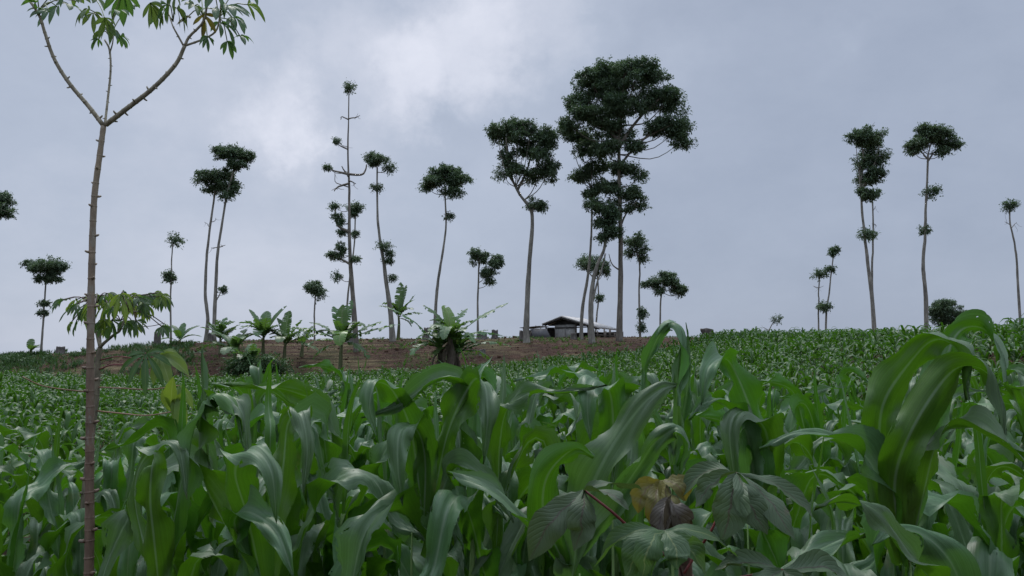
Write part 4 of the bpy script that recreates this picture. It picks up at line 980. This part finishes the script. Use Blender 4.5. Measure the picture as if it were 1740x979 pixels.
def hut():
    d = 66.0; k = d / F
    c = P(972, 572, d); g = min(gz(c.x, d), gz(c.x + 3, d), gz(c.x - 3, d)) - .25
    base = Vector((c.x, d, g))
    t = thing('hut', 'low field hut with pale zinc gable roof and dark open front on the ridge', 'hut', base, rz=R(-30))
    def Z(py, dd=d): return P(870, py, dd).z - g
    def X(px, dd=d): return (P(px, 570, dd).x - c.x) * 1.05
    dep = 4.2
    ap = (X(957), Z(539)); le = (X(922), Z(551)); re = (X(1020), Z(559.5))
    # roof: two sheets with thickness, corrugated across the slope
    def sheet(a, b, y0, y1, thick, n=40):
        V = []; Fq = []
        a = np.array(a); b = np.array(b); dirv = b - a; nn = np.array([-dirv[1], dirv[0]]); nn = nn / np.linalg.norm(nn)
        if nn[1] < 0: nn = -nn
        for i in range(n + 1):
            y = y0 + (y1 - y0) * i / n; off = .02 * math.sin(i * 1.57)
            for p in (a, b):
                V.append((p[0] + nn[0] * off, y, p[1] + nn[1] * off)); V.append((p[0] + nn[0] * (off + thick), y, p[1] + nn[1] * (off + thick)))
        for i in range(n):
            o = i * 4; q = o + 4
            Fq += [(o, o + 2, q + 2, q), (o + 1, q + 1, q + 3, o + 3), (o, q, q + 1, o + 1), (o + 2, o + 3, q + 3, q + 2)]
        Fq += [(0, 1, 3, 2), (n * 4, n * 4 + 2, n * 4 + 3, n * 4 + 1)]
        return V, Fq
    rf = MB()
    V, Fq = sheet((ap[0] + .02, ap[1]), re, -.5, dep, .13); rf.add(V, Fq)
    V, Fq = sheet((ap[0] - .02, ap[1]), le, -.5, dep, .10); rf.add(V, Fq)
    ro = obj('roof', rf.mesh('roof', M['roof'], False), t)
    rg = MB(); rg.box((ap[0], dep / 2 - .25, ap[1] + .05), (.28, dep + .5, .05)); obj('ridge_cap', rg.mesh('ridge_cap', M['roof'], False), ro)
    # rafters under the eaves
    rb = MB()
    for y in (-.42, .02):
        for e in (le, re):
            a = Vector((ap[0], y, ap[1] - .08)); b = Vector((e[0], y, e[1] - .06)); rb.tube([a, b], .05, 6)
    rb.tube([(le[0] + .3, .02, Z(556.5)), (re[0] - .4, .02, Z(556.5))], .05, 6)
    obj('rafter', rb.mesh('rafter', M['planks'], False), t)
    # gable boarding set back, dark
    gb = MB(); y = .35
    V = [(X(925), y, Z(552.5)), (X(1005), y, Z(555)), (X(957), y, Z(541)), (X(941), y, Z(546.5)), (X(925), y + .05, Z(552.5)), (X(1005), y + .05, Z(555)), (X(957), y + .05, Z(541)), (X(941), y + .05, Z(546.5))]
    gb.add(V, [(0, 1, 2, 3), (7, 6, 5, 4), (0, 4, 5, 1), (1, 5, 6, 2), (2, 6, 7, 3), (3, 7, 4, 0)]); obj('gable', gb.mesh('gable', M['planks'], False), t)
    wp = MB()
    for i, (a, b) in enumerate(((940, 958.6), (959.2, 978))):
        wp.box(((X(a) + X(b)) / 2, .12, (Z(551.5)) / 2), (X(b) - X(a), .05, Z(551.5)))
    obj('wall_panel', wp.mesh('wall_panel', M['panel'], False), t)
    bk = MB()
    bk.box(((X(925) + X(1030)) / 2, dep - .1, Z(562) / 2), (X(1030) - X(925), .06, Z(562)))
    bk.box((X(925), dep / 2, Z(556) / 2), (.06, dep - .4, Z(556)))
    obj('wall', bk.mesh('wall', M['planks'], False), t)
    for px in (925, 979, 1000, 1028):
        pb = MB(); h = {925: Z(553), 979: Z(549), 1000: Z(553), 1028: Z(560)}[px]
        pb.box((X(px), .05 if px != 925 else -.02, h / 2), (.10, .10, h)); obj('post', pb.mesh('post', M['timber'], False), t)
    # low awning over the dark lean-to side
    aw = MB()
    aw.box(((X(893) + X(930)) / 2, -.9, Z(555.5)), (X(930) - X(893), 1.7, .05), Matrix.Rotation(R(-3), 3, 'Y')); 
    obj('awning', aw.mesh('awning', M['timber'], False), t)
    lt = MB()
    for i in range(13):
        x = X(900) + i * (X(933) - X(900)) / 12; lt.box((x, -.95, Z(560 + (i % 3) * .5) / 2), ((X(933) - X(900)) / 13, .03, Z(560)))
    obj('lean_to', lt.mesh('lean_to', M['planks'], False), t)
    for px in (898, 912, 930):
        pb = MB(); pb.tube([(X(px), -1.6, 0), (X(px) + .03, -1.6, Z(555))], .045, 7); obj('post', pb.mesh('post', M['timber'], False), t)
    tp = MB()
    V = [(X(913), -1.75, Z(577)), (X(952), -1.75, Z(577)), (X(941), -1.72, Z(559)), (X(915), -1.72, Z(558))]
    V += [(v[0], v[1] + .04, v[2]) for v in V]
    tp.add(V, [(0, 1, 2, 3), (7, 6, 5, 4), (0, 4, 5, 1), (1, 5, 6, 2), (2, 6, 7, 3), (3, 7, 4, 0)]); obj('tarpaulin', tp.mesh('tarpaulin', M['tarp'], False), t)
    lp = MB(); lp.tube([(X(905), -2.1, -.1), (X(921), -1.5, Z(553))], .035, 6); obj('prop_pole', lp.mesh('prop_pole', M['timber'], False), t)
    lp = MB(); lp.tube([(X(985), -.6, -.1), (X(978), -.1, Z(556))], .03, 6); obj('prop_pole', lp.mesh('prop_pole', M['timber'], False), t)
    # a short post-and-rail fence at its side
    b2 = P(1037, 572, 62); g2 = gz(b2.x, 62)
    f = thing('rail_fence', 'short rough pole fence beside the hut', 'fence', (b2.x, 62, g2))
    k2 = 62 / F
    for i, (dx, h, rr) in enumerate(((-22, 12, .05), (-8, 11, .05), (-1, 14, .09), (7, 8, .06))):
        pb = MB(); pb.tube([(dx * k2, 0, -.1), (dx * k2 + .03, 0, h * k2)], rr, 7); obj('post', pb.mesh('post', M['timber'], False), f)
    for h in (4.5, 9):
        pb = MB(); pb.tube([(-24 * k2, .06, h * k2), (8 * k2, .06, (h - 1.5) * k2)], .03, 6); obj('rail', pb.mesh('rail', M['timber'], False), f)
hut()

# ------------------------------------------------------------------ bank cover
def tufts(name, label, n, region, hgt, wid, matn, r, blades=9, clump=None):
    """upright blades scattered where region(x, y, px) is true"""
    AV = []; 
    cx = r.uniform(-48, 48, n * 4); cy = r.uniform(45, 66, n * 4) if region.__name__ != 'near' else r.uniform(2.4, 9, n * 4)
    if region.__name__ == 'near': cx = r.uniform(-7, 7, n * 4)
    px = 870 + F * cx / cy; ok = region(cx, cy, px); cx = cx[ok][:n]; cy = cy[ok][:n]
    cz = ground(cx, cy)
    m = len(cx); a = r.uniform(0, 6.28, (m, blades)); ln = hgt * r.uniform(.5, 1.3, (m, blades)); sp = r.uniform(.2, 1.1, (m, blades))
    b = np.stack([cx[:, None] + r.normal(0, wid * 2, (m, blades)), cy[:, None] + r.normal(0, wid * 2, (m, blades)), np.repeat(cz[:, None], blades, 1) - .01], -1)
    tip = b + np.stack([np.cos(a) * ln * sp, np.sin(a) * ln * sp, ln], -1)
    mid = (b + tip) / 2 + np.stack([0 * a, 0 * a, ln * .12], -1)
    s = np.stack([-np.sin(a), np.cos(a), 0 * a], -1) * wid
    V = np.stack([b, mid + s, tip, mid - s], 2).reshape(-1, 3)
    o = obj(name, make_mesh(name, V, np.arange(len(V)).reshape(-1, 4), M[matn], None, False))
    o['kind'] = 'stuff'; o['label'] = label; o['category'] = name.replace('_', ' ')
r9 = np.random.default_rng(99)
def bank(x, y, px):
    n = smoothnoise(x, y * 2.4, 2.2, 4) + .4 * smoothnoise(x, y, .6, 2)
    return (y > field_end(px) + .3) & (y < 63.5) & (n > .25) & (px < 1250)
def bankdry(x, y, px):
    n = smoothnoise(x * .5, y * 3, 1.3, 8)
    return (y > field_end(px) - .2) & (y < 63) & (n > .3) & (px < 1230)
def leftweeds(x, y, px):
    n = smoothnoise(x, y * 2, 1.8, 6)
    return (y > 48) & (y < 62.5) & (n > -.25) & (px < 330) & (px > -250)
def hutgrass(x, y, px): return (y > 57.5) & (y < 63) & (px > 900) & (px < 1012)
def near(x, y, px): return (px > -150) & (px < 1900)
tufts('grass', 'scattered green grass tufts on the bare soil bank', 3000, bank, .16, .016, 'weed', r9, 9)
tufts('dry_grass', 'dry straw lying in bands along the bank', 2200, bankdry, .10, .016, 'drygrass', r9, 8)
tufts('weeds', 'dull green weeds over the low end of the bank', 2600, leftweeds, .34, .03, 'bush', r9, 10)
tufts('short_grass', 'light green grass strip in front of the hut', 500, hutgrass, .22, .02, 'weed', r9, 10)

def ground_weeds():
    r = np.random.default_rng(12); n = 2600
    x = r.uniform(-8, 8, n); y = r.uniform(2.2, 10, n); px = 870 + F * x / y; k = (px > -200) & (px < 1950); x = x[k]; y = y[k]
    z = ground(x, y); B = []
    V = []
    for i in range(len(x)):
        h = r.uniform(.12, .45); m = int(r.integers(7, 13))
        p = np.array([x[i], y[i], z[i]]) + np.stack([r.normal(0, .08, m), r.normal(0, .08, m), r.uniform(.02, h, m)], 1)
        a = r.uniform(0, 6.28, m); e = r.uniform(-.5, .5, m); ln = r.uniform(.03, .075, m)[:, None]
        t = np.stack([np.cos(a) * np.cos(e), np.sin(a) * np.cos(e), np.sin(e)], 1); s = np.stack([-np.sin(a), np.cos(a), r.normal(0, .3, m)], 1)
        V.append(np.stack([p, p + t * ln * .5 + s * ln * .3, p + t * ln, p + t * ln * .5 - s * ln * .3], 1).reshape(-1, 3))
    V = np.concatenate(V)
    o = obj('undergrowth', make_mesh('undergrowth', V, np.arange(len(V)).reshape(-1, 4), M['weed'], None, False))
    o['kind'] = 'stuff'; o['label'] = 'small-leaved weeds covering the soil between the maize stalks'; o['category'] = 'undergrowth'
ground_weeds()

def clods():
    r = np.random.default_rng(31); V = []; Fq = []; n = 2600; c = 0
    cube = np.array([(-1, -1, -1), (1, -1, -1), (1, 1, -1), (-1, 1, -1), (-1, -1, 1), (1, -1, 1), (1, 1, 1), (-1, 1, 1)], float)
    fc = np.array([(3, 2, 1, 0), (4, 5, 6, 7), (0, 1, 5, 4), (1, 2, 6, 5), (2, 3, 7, 6), (3, 0, 4, 7)])
    x = r.uniform(-45, 25, n); y = r.uniform(49, 63.5, n); px = 870 + F * x / y; k = (y > field_end(px)) & (px < 1240); x = x[k]; y = y[k]; z = ground(x, y)
    for i in range(len(x)):
        s = r.uniform(.02, .06) if r.random() < .93 else r.uniform(.06, .14); v = cube * s * r.uniform(.5, 1.2, 3) * r.uniform(.7, 1.1, (8, 1)); v += r.normal(0, s * .15, v.shape)
        V.append(v + [x[i], y[i], z[i] + s * .2]); Fq.append(fc + c); c += 8
    o = obj('soil_clods', make_mesh('soil_clods', np.concatenate(V), np.concatenate(Fq), M['clod'], None, True))
    o['kind'] = 'stuff'; o['label'] = 'broken brown soil clods over the tilled bank'; o['category'] = 'soil'
clods()

# ------------------------------------------------------------------ cassava
def palm_leaf(mb, c, axis, nrm, size, lobes=7, droop=.5, width=.26, spread=150, mi=0, seed=0, n=10, wave=.004, lens=None):
    """lobes fan out from c round axis, in the plane whose upper side looks along nrm"""
    r = np.random.default_rng(seed)
    c = np.array(c, float); ax = np.array(axis, float); nn = np.array(nrm, float)
    ax /= np.linalg.norm(ax); nn = nn - ax * (nn @ ax); nn /= np.linalg.norm(nn); sd = np.cross(nn, ax)
    for i in range(lobes):
        f = (i / (lobes - 1) - .5) if lobes > 1 else 0
        a = R(spread) * f + r.normal(0, .05)
        d = ax * math.cos(a) + sd * math.sin(a)
        L_ = size * (1 - .35 * abs(f) * 2) * r.uniform(.92, 1.08) * (lens[i] if lens else 1)
        s = np.linspace(0, 1, n)
        dr = droop * r.uniform(.7, 1.3)
        pts = c + d * (s * L_)[:, None] * (1 - .25 * dr * s[:, None]) + np.array([0, 0, -1]) * (dr * L_ * s ** 2 * .75)[:, None] + nn * (.06 * L_ * np.sin(s * 3.14))[:, None]
        V, Fq, U = blade(pts, L_ * width * 1.25, nn + d * .3, fold=.25, wave=wave, nw=3, profile='lobe', seed=seed * 10 + i)
        mb.add(V, Fq, U, mi)

def knobs(mb, path, rad, step, r, size=1.0, mi=0):
    size *= 1.15
    """raised leaf scars that spiral up a cassava stem"""
    path = np.asarray(path); seg = np.r_[0, np.cumsum(np.linalg.norm(np.diff(path, axis=0), axis=1))]
    s = step; a = r.uniform(0, 6)
    while s < seg[-1] - .01:
        p = np.array([np.interp(s, seg, path[:, k]) for k in range(3)]); t = np.array([np.interp(s + .005, seg, path[:, k]) for k in range(3)]) - p; t /= np.linalg.norm(t)
        rd = np.interp(s, seg, rad)
        o = np.array(Vector(t).orthogonal().normalized()); b = np.cross(t, o); a += 2.4 + r.uniform(-.3, .3)
        dv = o * math.cos(a) + b * math.sin(a)
        # ring swelling
        mb.tube([p - t * .003, p + dv * 0, p + t * .003], [rd * 1.0, rd * 1.13, rd * 1.0], 10, mi, cap=False)
        q = p + dv * rd * .7
        mb.tube([q, q + dv * rd * .75 * size + t * rd * .10, q + dv * rd * 1.15 * size + t * rd * .35], [rd * .50, rd * .38, rd * .26], 7, mi)
        s += step * r.uniform(.75, 1.3)

def cassava_tall():
    r = np.random.default_rng(21); d = 2.1
    pts = [P(150, 1400, d), P(151, 979, d), P(152, 820, d), P(153, 700, d), P(154, 560, d), P(156, 450, d), P(160, 340, d), (P(170, 260, d)), P(176, 214, d)]
    base = Vector((pts[0].x, d, gz(pts[0].x, d))); pts[0] = base - Vector((0, 0, .05))
    t = thing('cassava_plant', 'tall cassava plant whose knobbly brown stem forks into three bare arms', 'cassava plant', base)
    c = catmull([np.array(p) for p in pts], 60); k = d / F
    hz = c[:, 2]; rad = np.interp(hz, [0, P(150, 979, d).z, P(150, 560, d).z, P(150, 214, d).z], [17 / 2 * k, 15.5 / 2 * k, 12 / 2 * k, 9 / 2 * k])
    mb = MB(); mb.tube(c, rad * (1 + .05 * np.sin(np.arange(60) * 2.1)), 14); knobs(mb, c, rad, .036, r, 1.05)
    me = mb.mesh('stem', M['cstem']); me.transform(Matrix.Translation(-base)); obj('stem', me, t)
    j = P(176, 214, d)
    arms = [([(176, 214, 0), (150, 180, -.01), (118, 142, -.03), (92, 100, -.05), (76, 55, -.06), (66, 25, -.07), (42, -10, -.08)], 8, 4, 'a'),
            ([(178, 214, 0), (183, 170, .02), (188, 120, .03), (186, 85, .04), (178, 68, .05)], 4.2, 3, 'b'),
            ([(180, 212, 0), (215, 185, -.02), (260, 150, -.04), (298, 110, -.05), (314, 78, -.06)], 9, 6, 'c'),
            ]
    for q, w0, w1, nm in arms:
        cc = catmull([np.array(P(x, y, d + dd)) for x, y, dd in q], 26); rr = np.linspace(w0, w1, 26) / 2 * k
        ab = MB(); ab.tube(cc, rr, 10); knobs(ab, cc, rr, .024, r, 1.3)
        if nm == 'c':
            for q2, a0, a1 in (([(314, 78, -.06), (322, 62, -.06), (345, 38, -.07), (352, 8, -.08), (360, -30, -.09)], 5, 3), ([(314, 78, -.06), (342, 68, -.05), (364, 56, -.04), (372, 38, -.03), (376, 0, -.03)], 4, 2.6), ([(312, 78, -.06), (302, 60, -.07), (294, 45, -.08), (288, 28, -.08)], 3.6, 2)):
                c2 = catmull([np.array(P(x, y, d + e)) for x, y, e in q2], 14); ab.tube(c2, np.linspace(a0, a1, 14) / 2 * k, 8); knobs(ab, c2, np.linspace(a0, a1, 14) / 2 * k, .028, r, 1.2)
        if nm == 'b':
            c2 = catmull([np.array(P(x, y, d + .04)) for x, y in ((186, 92), (191, 75), (193, 60))], 8); ab.tube(c2, np.linspace(2.6, 2, 8) / 2 * k, 7)
        me = ab.mesh('branch', M['cbranch']); me.transform(Matrix.Translation(-base)); obj('branch', me, t)
    # leaves: (px, py, lobe direction px, size px, material index)
    fo = MB()
    spots = [(98, 12, -20, 25, 42, 0), (84, 20, -30, -5, 38, 0), (118, 8, 30, 15, 42, 0), (158, 22, 5, 35, 30, 1), (150, 15, -15, 20, 30, 1), (180, 50, -25, 20, 32, 1), (190, 52, 25, 20, 32, 0), (178, 30, 0, 30, 35, 1), (196, 18, 30, 10, 38, 0),
             (205, 62, 20, 10, 22, 0), (168, 66, -20, 12, 20, 0), (228, 10, -8, 25, 30, 0), (255, 5, 10, 20, 35, 1), (285, 8, -10, 25, 40, 0), (300, 14, 20, 20, 38, 1), (330, 10, 25, 20, 44, 1), (345, 25, 10, 30, 34, 3), (365, 15, 30, 15, 46, 0), (375, 40, 35, 25, 40, 0),
             (385, 10, 40, 10, 50, 0), (395, 30, 40, 18, 44, 0), (408, 62, 35, 10, 34, 0), (352, 62, 0, 24, 20, 0), (386, 70, 8, 20, 26, 0), (420, 8, 35, 10, 42, 1), (130, 2, 10, -10, 40, 1), (60, 5, -20, -5, 36, 0), (320, 28, -15, 20, 26, 3), (270, 20, 0, 22, 26, 0),
             (360, -15, 10, 20, 50, 0), (300, -20, -10, 20, 50, 1), (210, -15, -10, 20, 50, 0), (120, -25, 10, 20, 50, 0), (410, -20, 20, 20, 50, 0), (160, -5, 20, 20, 40, 1), (340, -8, -30, 20, 40, 1)]
    ends = [(66, 25), (186, 70), (345, 38), (372, 38), (294, 45)]
    for i, (x, y, dx, dy, s, mi) in enumerate(spots):
        dd = r.uniform(-.14, .12); p = P(x, y, d + dd)
        ax = (dx, r.uniform(-25, 25), -dy)
        palm_leaf(fo, p, ax, (r.uniform(-.3, .3), r.uniform(-.9, .5), 1), s * k * 1.05, lobes=int(r.integers(4, 7)), droop=r.uniform(.3, .8), spread=r.uniform(110, 190), mi=mi if mi < 3 else 2, seed=500 + i, n=8, width=.24)
        e = min(ends, key=lambda q: (q[0] - x) ** 2 + (q[1] - y) ** 2); e0 = P(e[0], e[1] - 8, d)
        pet = catmull([np.array(e0), (np.array(e0) + np.array(p)) / 2 + [0, 0, .02], np.array(p)], 7); fo.tube(pet, .0016, 5, 3)
    me = fo.mesh('foliage', [M['cassava'], M['cassava_mid'], M['cassava_yellow'], M['petiole_green']]); me.transform(Matrix.Translation(-base)); obj('foliage', me, t)
cassava_tall()

def cassava_second():
    r = np.random.default_rng(33); d = 2.55; k = d / F
    pts = [P(120, 1250, d), P(136, 979, d), P(143, 860, d), P(153, 760, d), P(163, 680, d), P(166, 620, d), P(170, 590, d)]
    base = Vector((pts[0].x, d, gz(pts[0].x, d))); pts[0] = base - Vector((0, 0, .05))
    t = thing('cassava_plant', 'smaller leafy cassava plant right behind the tall spiky stem', 'cassava plant', base)
    c = catmull([np.array(p) for p in pts], 40); rad = np.linspace(14, 8, 40) / 2 * k
    mb = MB(); mb.tube(c, rad, 12); knobs(mb, c, rad, .06, r, .7)
    for q in ([(170, 590), (178, 582), (195, 568), (205, 560), (215, 530)], [(170, 590), (165, 570), (160, 550), (163, 520)], [(170, 592), (170, 560), (178, 530)]):
        c2 = catmull([np.array(P(x, y, d + r.uniform(-.03, .03))) for x, y in q], 14); mb.tube(c2, np.linspace(6, 3, 14) / 2 * k, 8)
    me = mb.mesh('stem', M['cstem2']); me.transform(Matrix.Translation(-base)); obj('stem', me, t)
    fo = MB()
    heads = [(213, 530), (163, 520), (178, 528), (205, 545)]
    spots = [(108, 510, -35, 10, 32, 0), (120, 525, -30, 15, 30, 0), (140, 508, -20, 15, 34, 1), (165, 500, 0, 20, 32, 1), (185, 498, 20, 15, 40, 0), (205, 500, 15, 30, 40, 1), (222, 500, 10, 25, 34, 1), (235, 505, 25, 20, 34, 0), (250, 500, 30, 12, 34, 0), (262, 498, 35, 18, 40, 1),
             (278, 505, 20, 30, 30, 0), (150, 530, -10, 25, 26, 1), (130, 545, -8, 22, 24, 0), (175, 545, 5, 25, 28, 0), (190, 545, 5, 30, 28, 0), (215, 545, 8, 30, 32, 0), (232, 545, 20, 35, 30, 0), (200, 520, -10, 30, 34, 0), (160, 515, -20, 20, 36, 1), (215, 512, 20, 20, 32, 2), (240, 525, 25, 20, 24, 0), (182, 515, -5, 28, 36, 1), (275, 555, 25, 20, 26, 0),
             (178, 505, -25, 5, 30, 1), (245, 518, 10, 25, 30, 1), (143, 520, -25, 18, 26, 0)]
    spots += [(x + r.uniform(-12, 12), y + r.uniform(-8, 10), dx * .8 + r.uniform(-8, 8), dy, s * .72, (mi + int(r.integers(2))) % 2) for x, y, dx, dy, s, mi in spots]
    for i, (x, y, dx, dy, s, mi) in enumerate(spots):
        dd = r.uniform(-.12, .14); p = P(x, y, d + dd)
        palm_leaf(fo, p, (dx, r.uniform(-20, 20), -dy), (r.uniform(-.3, .3), -.5, 1), s * k * .95, lobes=int(r.integers(5, 8)), droop=r.uniform(.3, 1.0), spread=r.uniform(120, 220), mi=mi, seed=700 + i, n=8, width=.215)
        e = min(heads, key=lambda q: (q[0] - x) ** 2 + (q[1] - y) ** 2); e0 = P(e[0], e[1], d)
        fo.tube(catmull([np.array(e0), (np.array(e0) + np.array(p)) / 2 + [0, 0, .02], np.array(p)], 7), .0018, 5, 3)
    me = fo.mesh('foliage', [M['cassava'], M['cassava_lime'], M['cassava_yellow'], M['petiole_dark']]); me.transform(Matrix.Translation(-base)); obj('foliage', me, t)
    # lower leaves on long stalks, lime and yellow-green, hanging beside the stem
    def leaf(stalk, head, dx, dy, s, mt, lobes, droop, spread, seed, pet='petiole_tan', w_=2.6, width=.27):
        pb = MB(); pb.tube(catmull([np.array(P(x, y, d + e)) for x, y, e in stalk], 14), np.linspace(w_, w_ * .7, 14) / 2 * k, 7)
        me = pb.mesh('petiole', M[pet]); me.transform(Matrix.Translation(-base)); po = obj('petiole', me, t)
        if lobes:
            lb = MB(); palm_leaf(lb, P(*head), (dx, -8, -dy), (.1, -.9, .8), s * k, lobes=lobes, droop=droop, spread=spread, seed=seed, width=width)
            me = lb.mesh('leaf', M[mt]); me.transform(Matrix.Translation(-base)); obj('leaf', me, po)
    leaf([(150, 666, 0), (110, 662, -.05), (70, 655, -.12), (38, 640, -.16)], None, 0, 0, 0, 'cassava', 0, 0, 0, 1)
    leaf([(165, 658, 0), (210, 660, -.05), (255, 662, -.1), (305, 655, -.15)], (305, 655, d - .15), 10, 20, 60, 'cassava_lime', 3, .8, 60, 2)
    leaf([(163, 698, 0), (210, 703, -.05), (250, 706, -.1), (292, 700, -.15)], (292, 700, d - .15), 3, -20, 66, 'cassava_lime', 3, .0, 60, 3)
    leaf([(168, 628, 0), (190, 620, -.04), (215, 618, -.08), (248, 600, -.12)], (248, 602, d - .12), 5, 30, 56, 'cassava', 7, .45, 230, 4, 'petiole_red', width=.17)
    leaf([(170, 612, 0), (200, 606, -.03), (240, 610, -.05), (270, 605, -.08)], (270, 604, d - .08), 30, 20, 62, 'cassava_lime', 6, .5, 170, 5, 'petiole_red')
    leaf([(200, 560, 0), (230, 556, .0), (258, 554, .05), (276, 550, .05)], None, 0, 0, 0, 'cassava', 0, 0, 0, 1, 'petiole_dark', 1.6)
cassava_second()

def cassava_front():
    d = 1.05; k = d / F
    base = Vector((P(1150, 1000, d).x, d + .05, gz(0, d)))
    t = thing('cassava_plant', 'dusky cassava plant at the lower edge with one yellow and one maroon leaf', 'cassava plant', base)
    r = np.random.default_rng(4)
    def put(mb, name, mt, parent=t):
        me = mb.mesh(name, M[mt]); me.transform(Matrix.Translation(-base)); return obj(name, me, parent)
    st = MB(); c = catmull([np.array(base), np.array(base) + [0, 0, .5], np.array(P(1165, 1040, d + .02)), np.array(P(1160, 935, d + .01))], 30); rd = np.linspace(.013, .008, 30)
    st.tube(c, rd, 12); knobs(st, c, rd, .04, r, .8); put(st, 'stem', 'cstem')
    def leaf(stalk, w_, pet, lobes, mt, width=.36):
        """lobes: list of px polylines from the head"""
        pb = MB(); pb.tube(catmull([np.array(P(*p)) for p in stalk], 16), np.linspace(w_, w_ * .75, 16) / 2 * k, 8); po = put(pb, 'petiole', pet)
        lb = MB()
        for i, (q, wpx, hint) in enumerate(lobes):
            sp = catmull([np.array(P(*p)) for p in q], 16); sp[2:] += r.normal(0, .0022, (14, 3)).cumsum(0) * .5
            V, Fq, U = blade(sp, wpx * k * 1.05, hint, fold=.22, wave=.007, nw=4, profile='lobe', seed=900 + i + int(q[0][0])); lb.add(V, Fq, U)
        put(lb, 'leaf', mt, po)
    h = (.0, -1, .7)
    # outer grey-green leaf
    D = d - .03
    leaf([(1155, 960, d), (1090, 915, d), (1040, 870, D), (992, 833, D)], 5.5, 'petiole_red', [
        ([(992, 833, D), (965, 860, D - .02), (935, 895, D - .03), (905, 955, D - .02)], 52, (-.4, -1, .6)),
        ([(992, 833, D), (990, 865, D - .04), (985, 900, D - .05), (972, 938, D - .05)], 46, h),
        ([(992, 833, D), (1020, 835, D - .03), (1045, 850, D - .04), (1062, 875, D - .04)], 42, (.3, -.9, .9)),
        ([(992, 833, D), (1020, 823, D + .02), (1050, 822, D + .03), (1082, 832, D + .04)], 24, (0, -.3, 1)),
        ([(992, 833, D), (965, 845, D + .03), (940, 860, D + .05), (925, 885, D + .06)], 30, (-.4, -.3, 1))], 'cassava_grey')
    # yellow leaf
    D = d + .06
    leaf([(1158, 960, d), (1140, 900, d + .03), (1128, 850, D), (1122, 817, D)], 3.5, 'petiole_dark', [
        ([(1122, 817, D), (1100, 828, D - .01), (1085, 848, D - .02), (1076, 876, D - .02)], 38, (-.4, -1, .6)),
        ([(1122, 817, D), (1112, 838, D - .03), (1104, 860, D - .04), (1100, 888, D - .04)], 32, (-.1, -1, .5)),
        ([(1122, 817, D), (1132, 838, D - .03), (1142, 855, D - .04), (1150, 878, D - .04)], 32, (.1, -1, .5)),
        ([(1122, 817, D), (1140, 818, D - .01), (1155, 828, D - .02), (1166, 846, D - .02)], 34, (.4, -1, .7))], 'cassava_yellow')
    # maroon folded leaf
    D = d + .0
    leaf([(1160, 960, d), (1152, 920, d + .02), (1142, 880, D + .01), (1136, 846, D)], 4, 'petiole_dark', [
        ([(1136, 846, D), (1126, 868, D - .02), (1120, 892, D - .02), (1120, 912, D - .02)], 38, (-.5, -1, .3)),
        ([(1136, 846, D), (1150, 866, D - .02), (1158, 888, D - .02), (1162, 910, D - .02)], 40, (.5, -1, .3)),
        ([(1136, 846, D), (1141, 868, D - .03), (1143, 890, D - .03), (1143, 908, D - .03)], 26, (0, -1, .3))], 'cassava_brown')
    # big dusky leaf on the right, head at (1252, 802)
    D = d - .02
    leaf([(1162, 975, d), (1190, 930, d), (1212, 895, D), (1252, 803, D)], 5, 'petiole_red', [
        ([(1252, 803, D), (1245, 840, D - .03), (1238, 880, D - .04), (1225, 925, D - .04)], 56, (-.1, -1, .4)),
        ([(1252, 803, D), (1268, 830, D - .03), (1285, 870, D - .04), (1312, 905, D - .04)], 46, (.1, -1, .5)),
        ([(1252, 803, D), (1285, 825, D - .02), (1322, 865, D - .04), (1350, 915, D - .05)], 40, (.4, -1, .6)),
        ([(1252, 803, D), (1225, 812, D), (1200, 828, D), (1178, 855, D)], 34, (-.3, -.6, 1)),
        ([(1252, 803, D), (1300, 812, D + .02), (1345, 835, D + .02), (1388, 872, D)], 30, (.3, -.5, 1)),
        ([(1252, 803, D), (1215, 800, D + .03), (1180, 812, D + .05), (1150, 842, D + .06)], 34, (-.2, -.4, 1))], 'cassava_grey')
    # green crinkled young leaves in the middle, head near (1130, 902)
    D = d - .05
    leaf([(1162, 985, d), (1150, 950, d - .02), (1135, 925, D), (1128, 902, D)], 4, 'petiole_dark', [
        ([(1128, 902, D), (1138, 920, D - .02), (1144, 945, D - .03), (1142, 975, D - .03)], 44, (.1, -1, .6)),
        ([(1128, 902, D), (1085, 900, D), (1048, 915, D), (1015, 955, D)], 22, (0, -.2, 1)),
        ([(1128, 902, D), (1170, 902, D), (1210, 915, D), (1246, 945, D)], 30, (.1, -.4, 1)),
        ([(1128, 902, D), (1100, 912, D - .02), (1078, 935, D - .03), (1062, 975, D - .03)], 46, (-.2, -1, .7)),
        ([(1128, 902, D), (1108, 915, D - .03), (1098, 945, D - .04), (1090, 985, D - .04)], 40, (-.1, -1, .7)),
        ([(1128, 902, D), (1160, 915, D - .02), (1185, 935, D - .02), (1205, 970, D - .02)], 32, (.2, -.8, .9))], 'cassava')
    # low leaf lying at the very edge
    D = d - .06
    leaf([(1162, 990, d), (1230, 985, d - .02), (1290, 975, D), (1330, 968, D)], 4, 'petiole_red', [
        ([(1330, 968, D), (1380, 965, D), (1420, 975, D), (1450, 995, D)], 40, (.1, -.5, 1)),
        ([(1330, 968, D), (1290, 960, D), (1250, 962, D), (1210, 975, D)], 34, (0, -.5, 1)),
        ([(1330, 968, D), (1350, 990, D - .02), (1370, 1010, D - .02), (1380, 1040, D - .02)], 40, (0, -1, .7)),
        ([(1330, 968, D), (1300, 985, D - .02), (1280, 1005, D - .02), (1265, 1030, D - .02)], 40, (-.2, -1, .7))], 'cassava_grey')
cassava_front()
print('near maize', n_near, 'objects', len(bpy.data.objects))
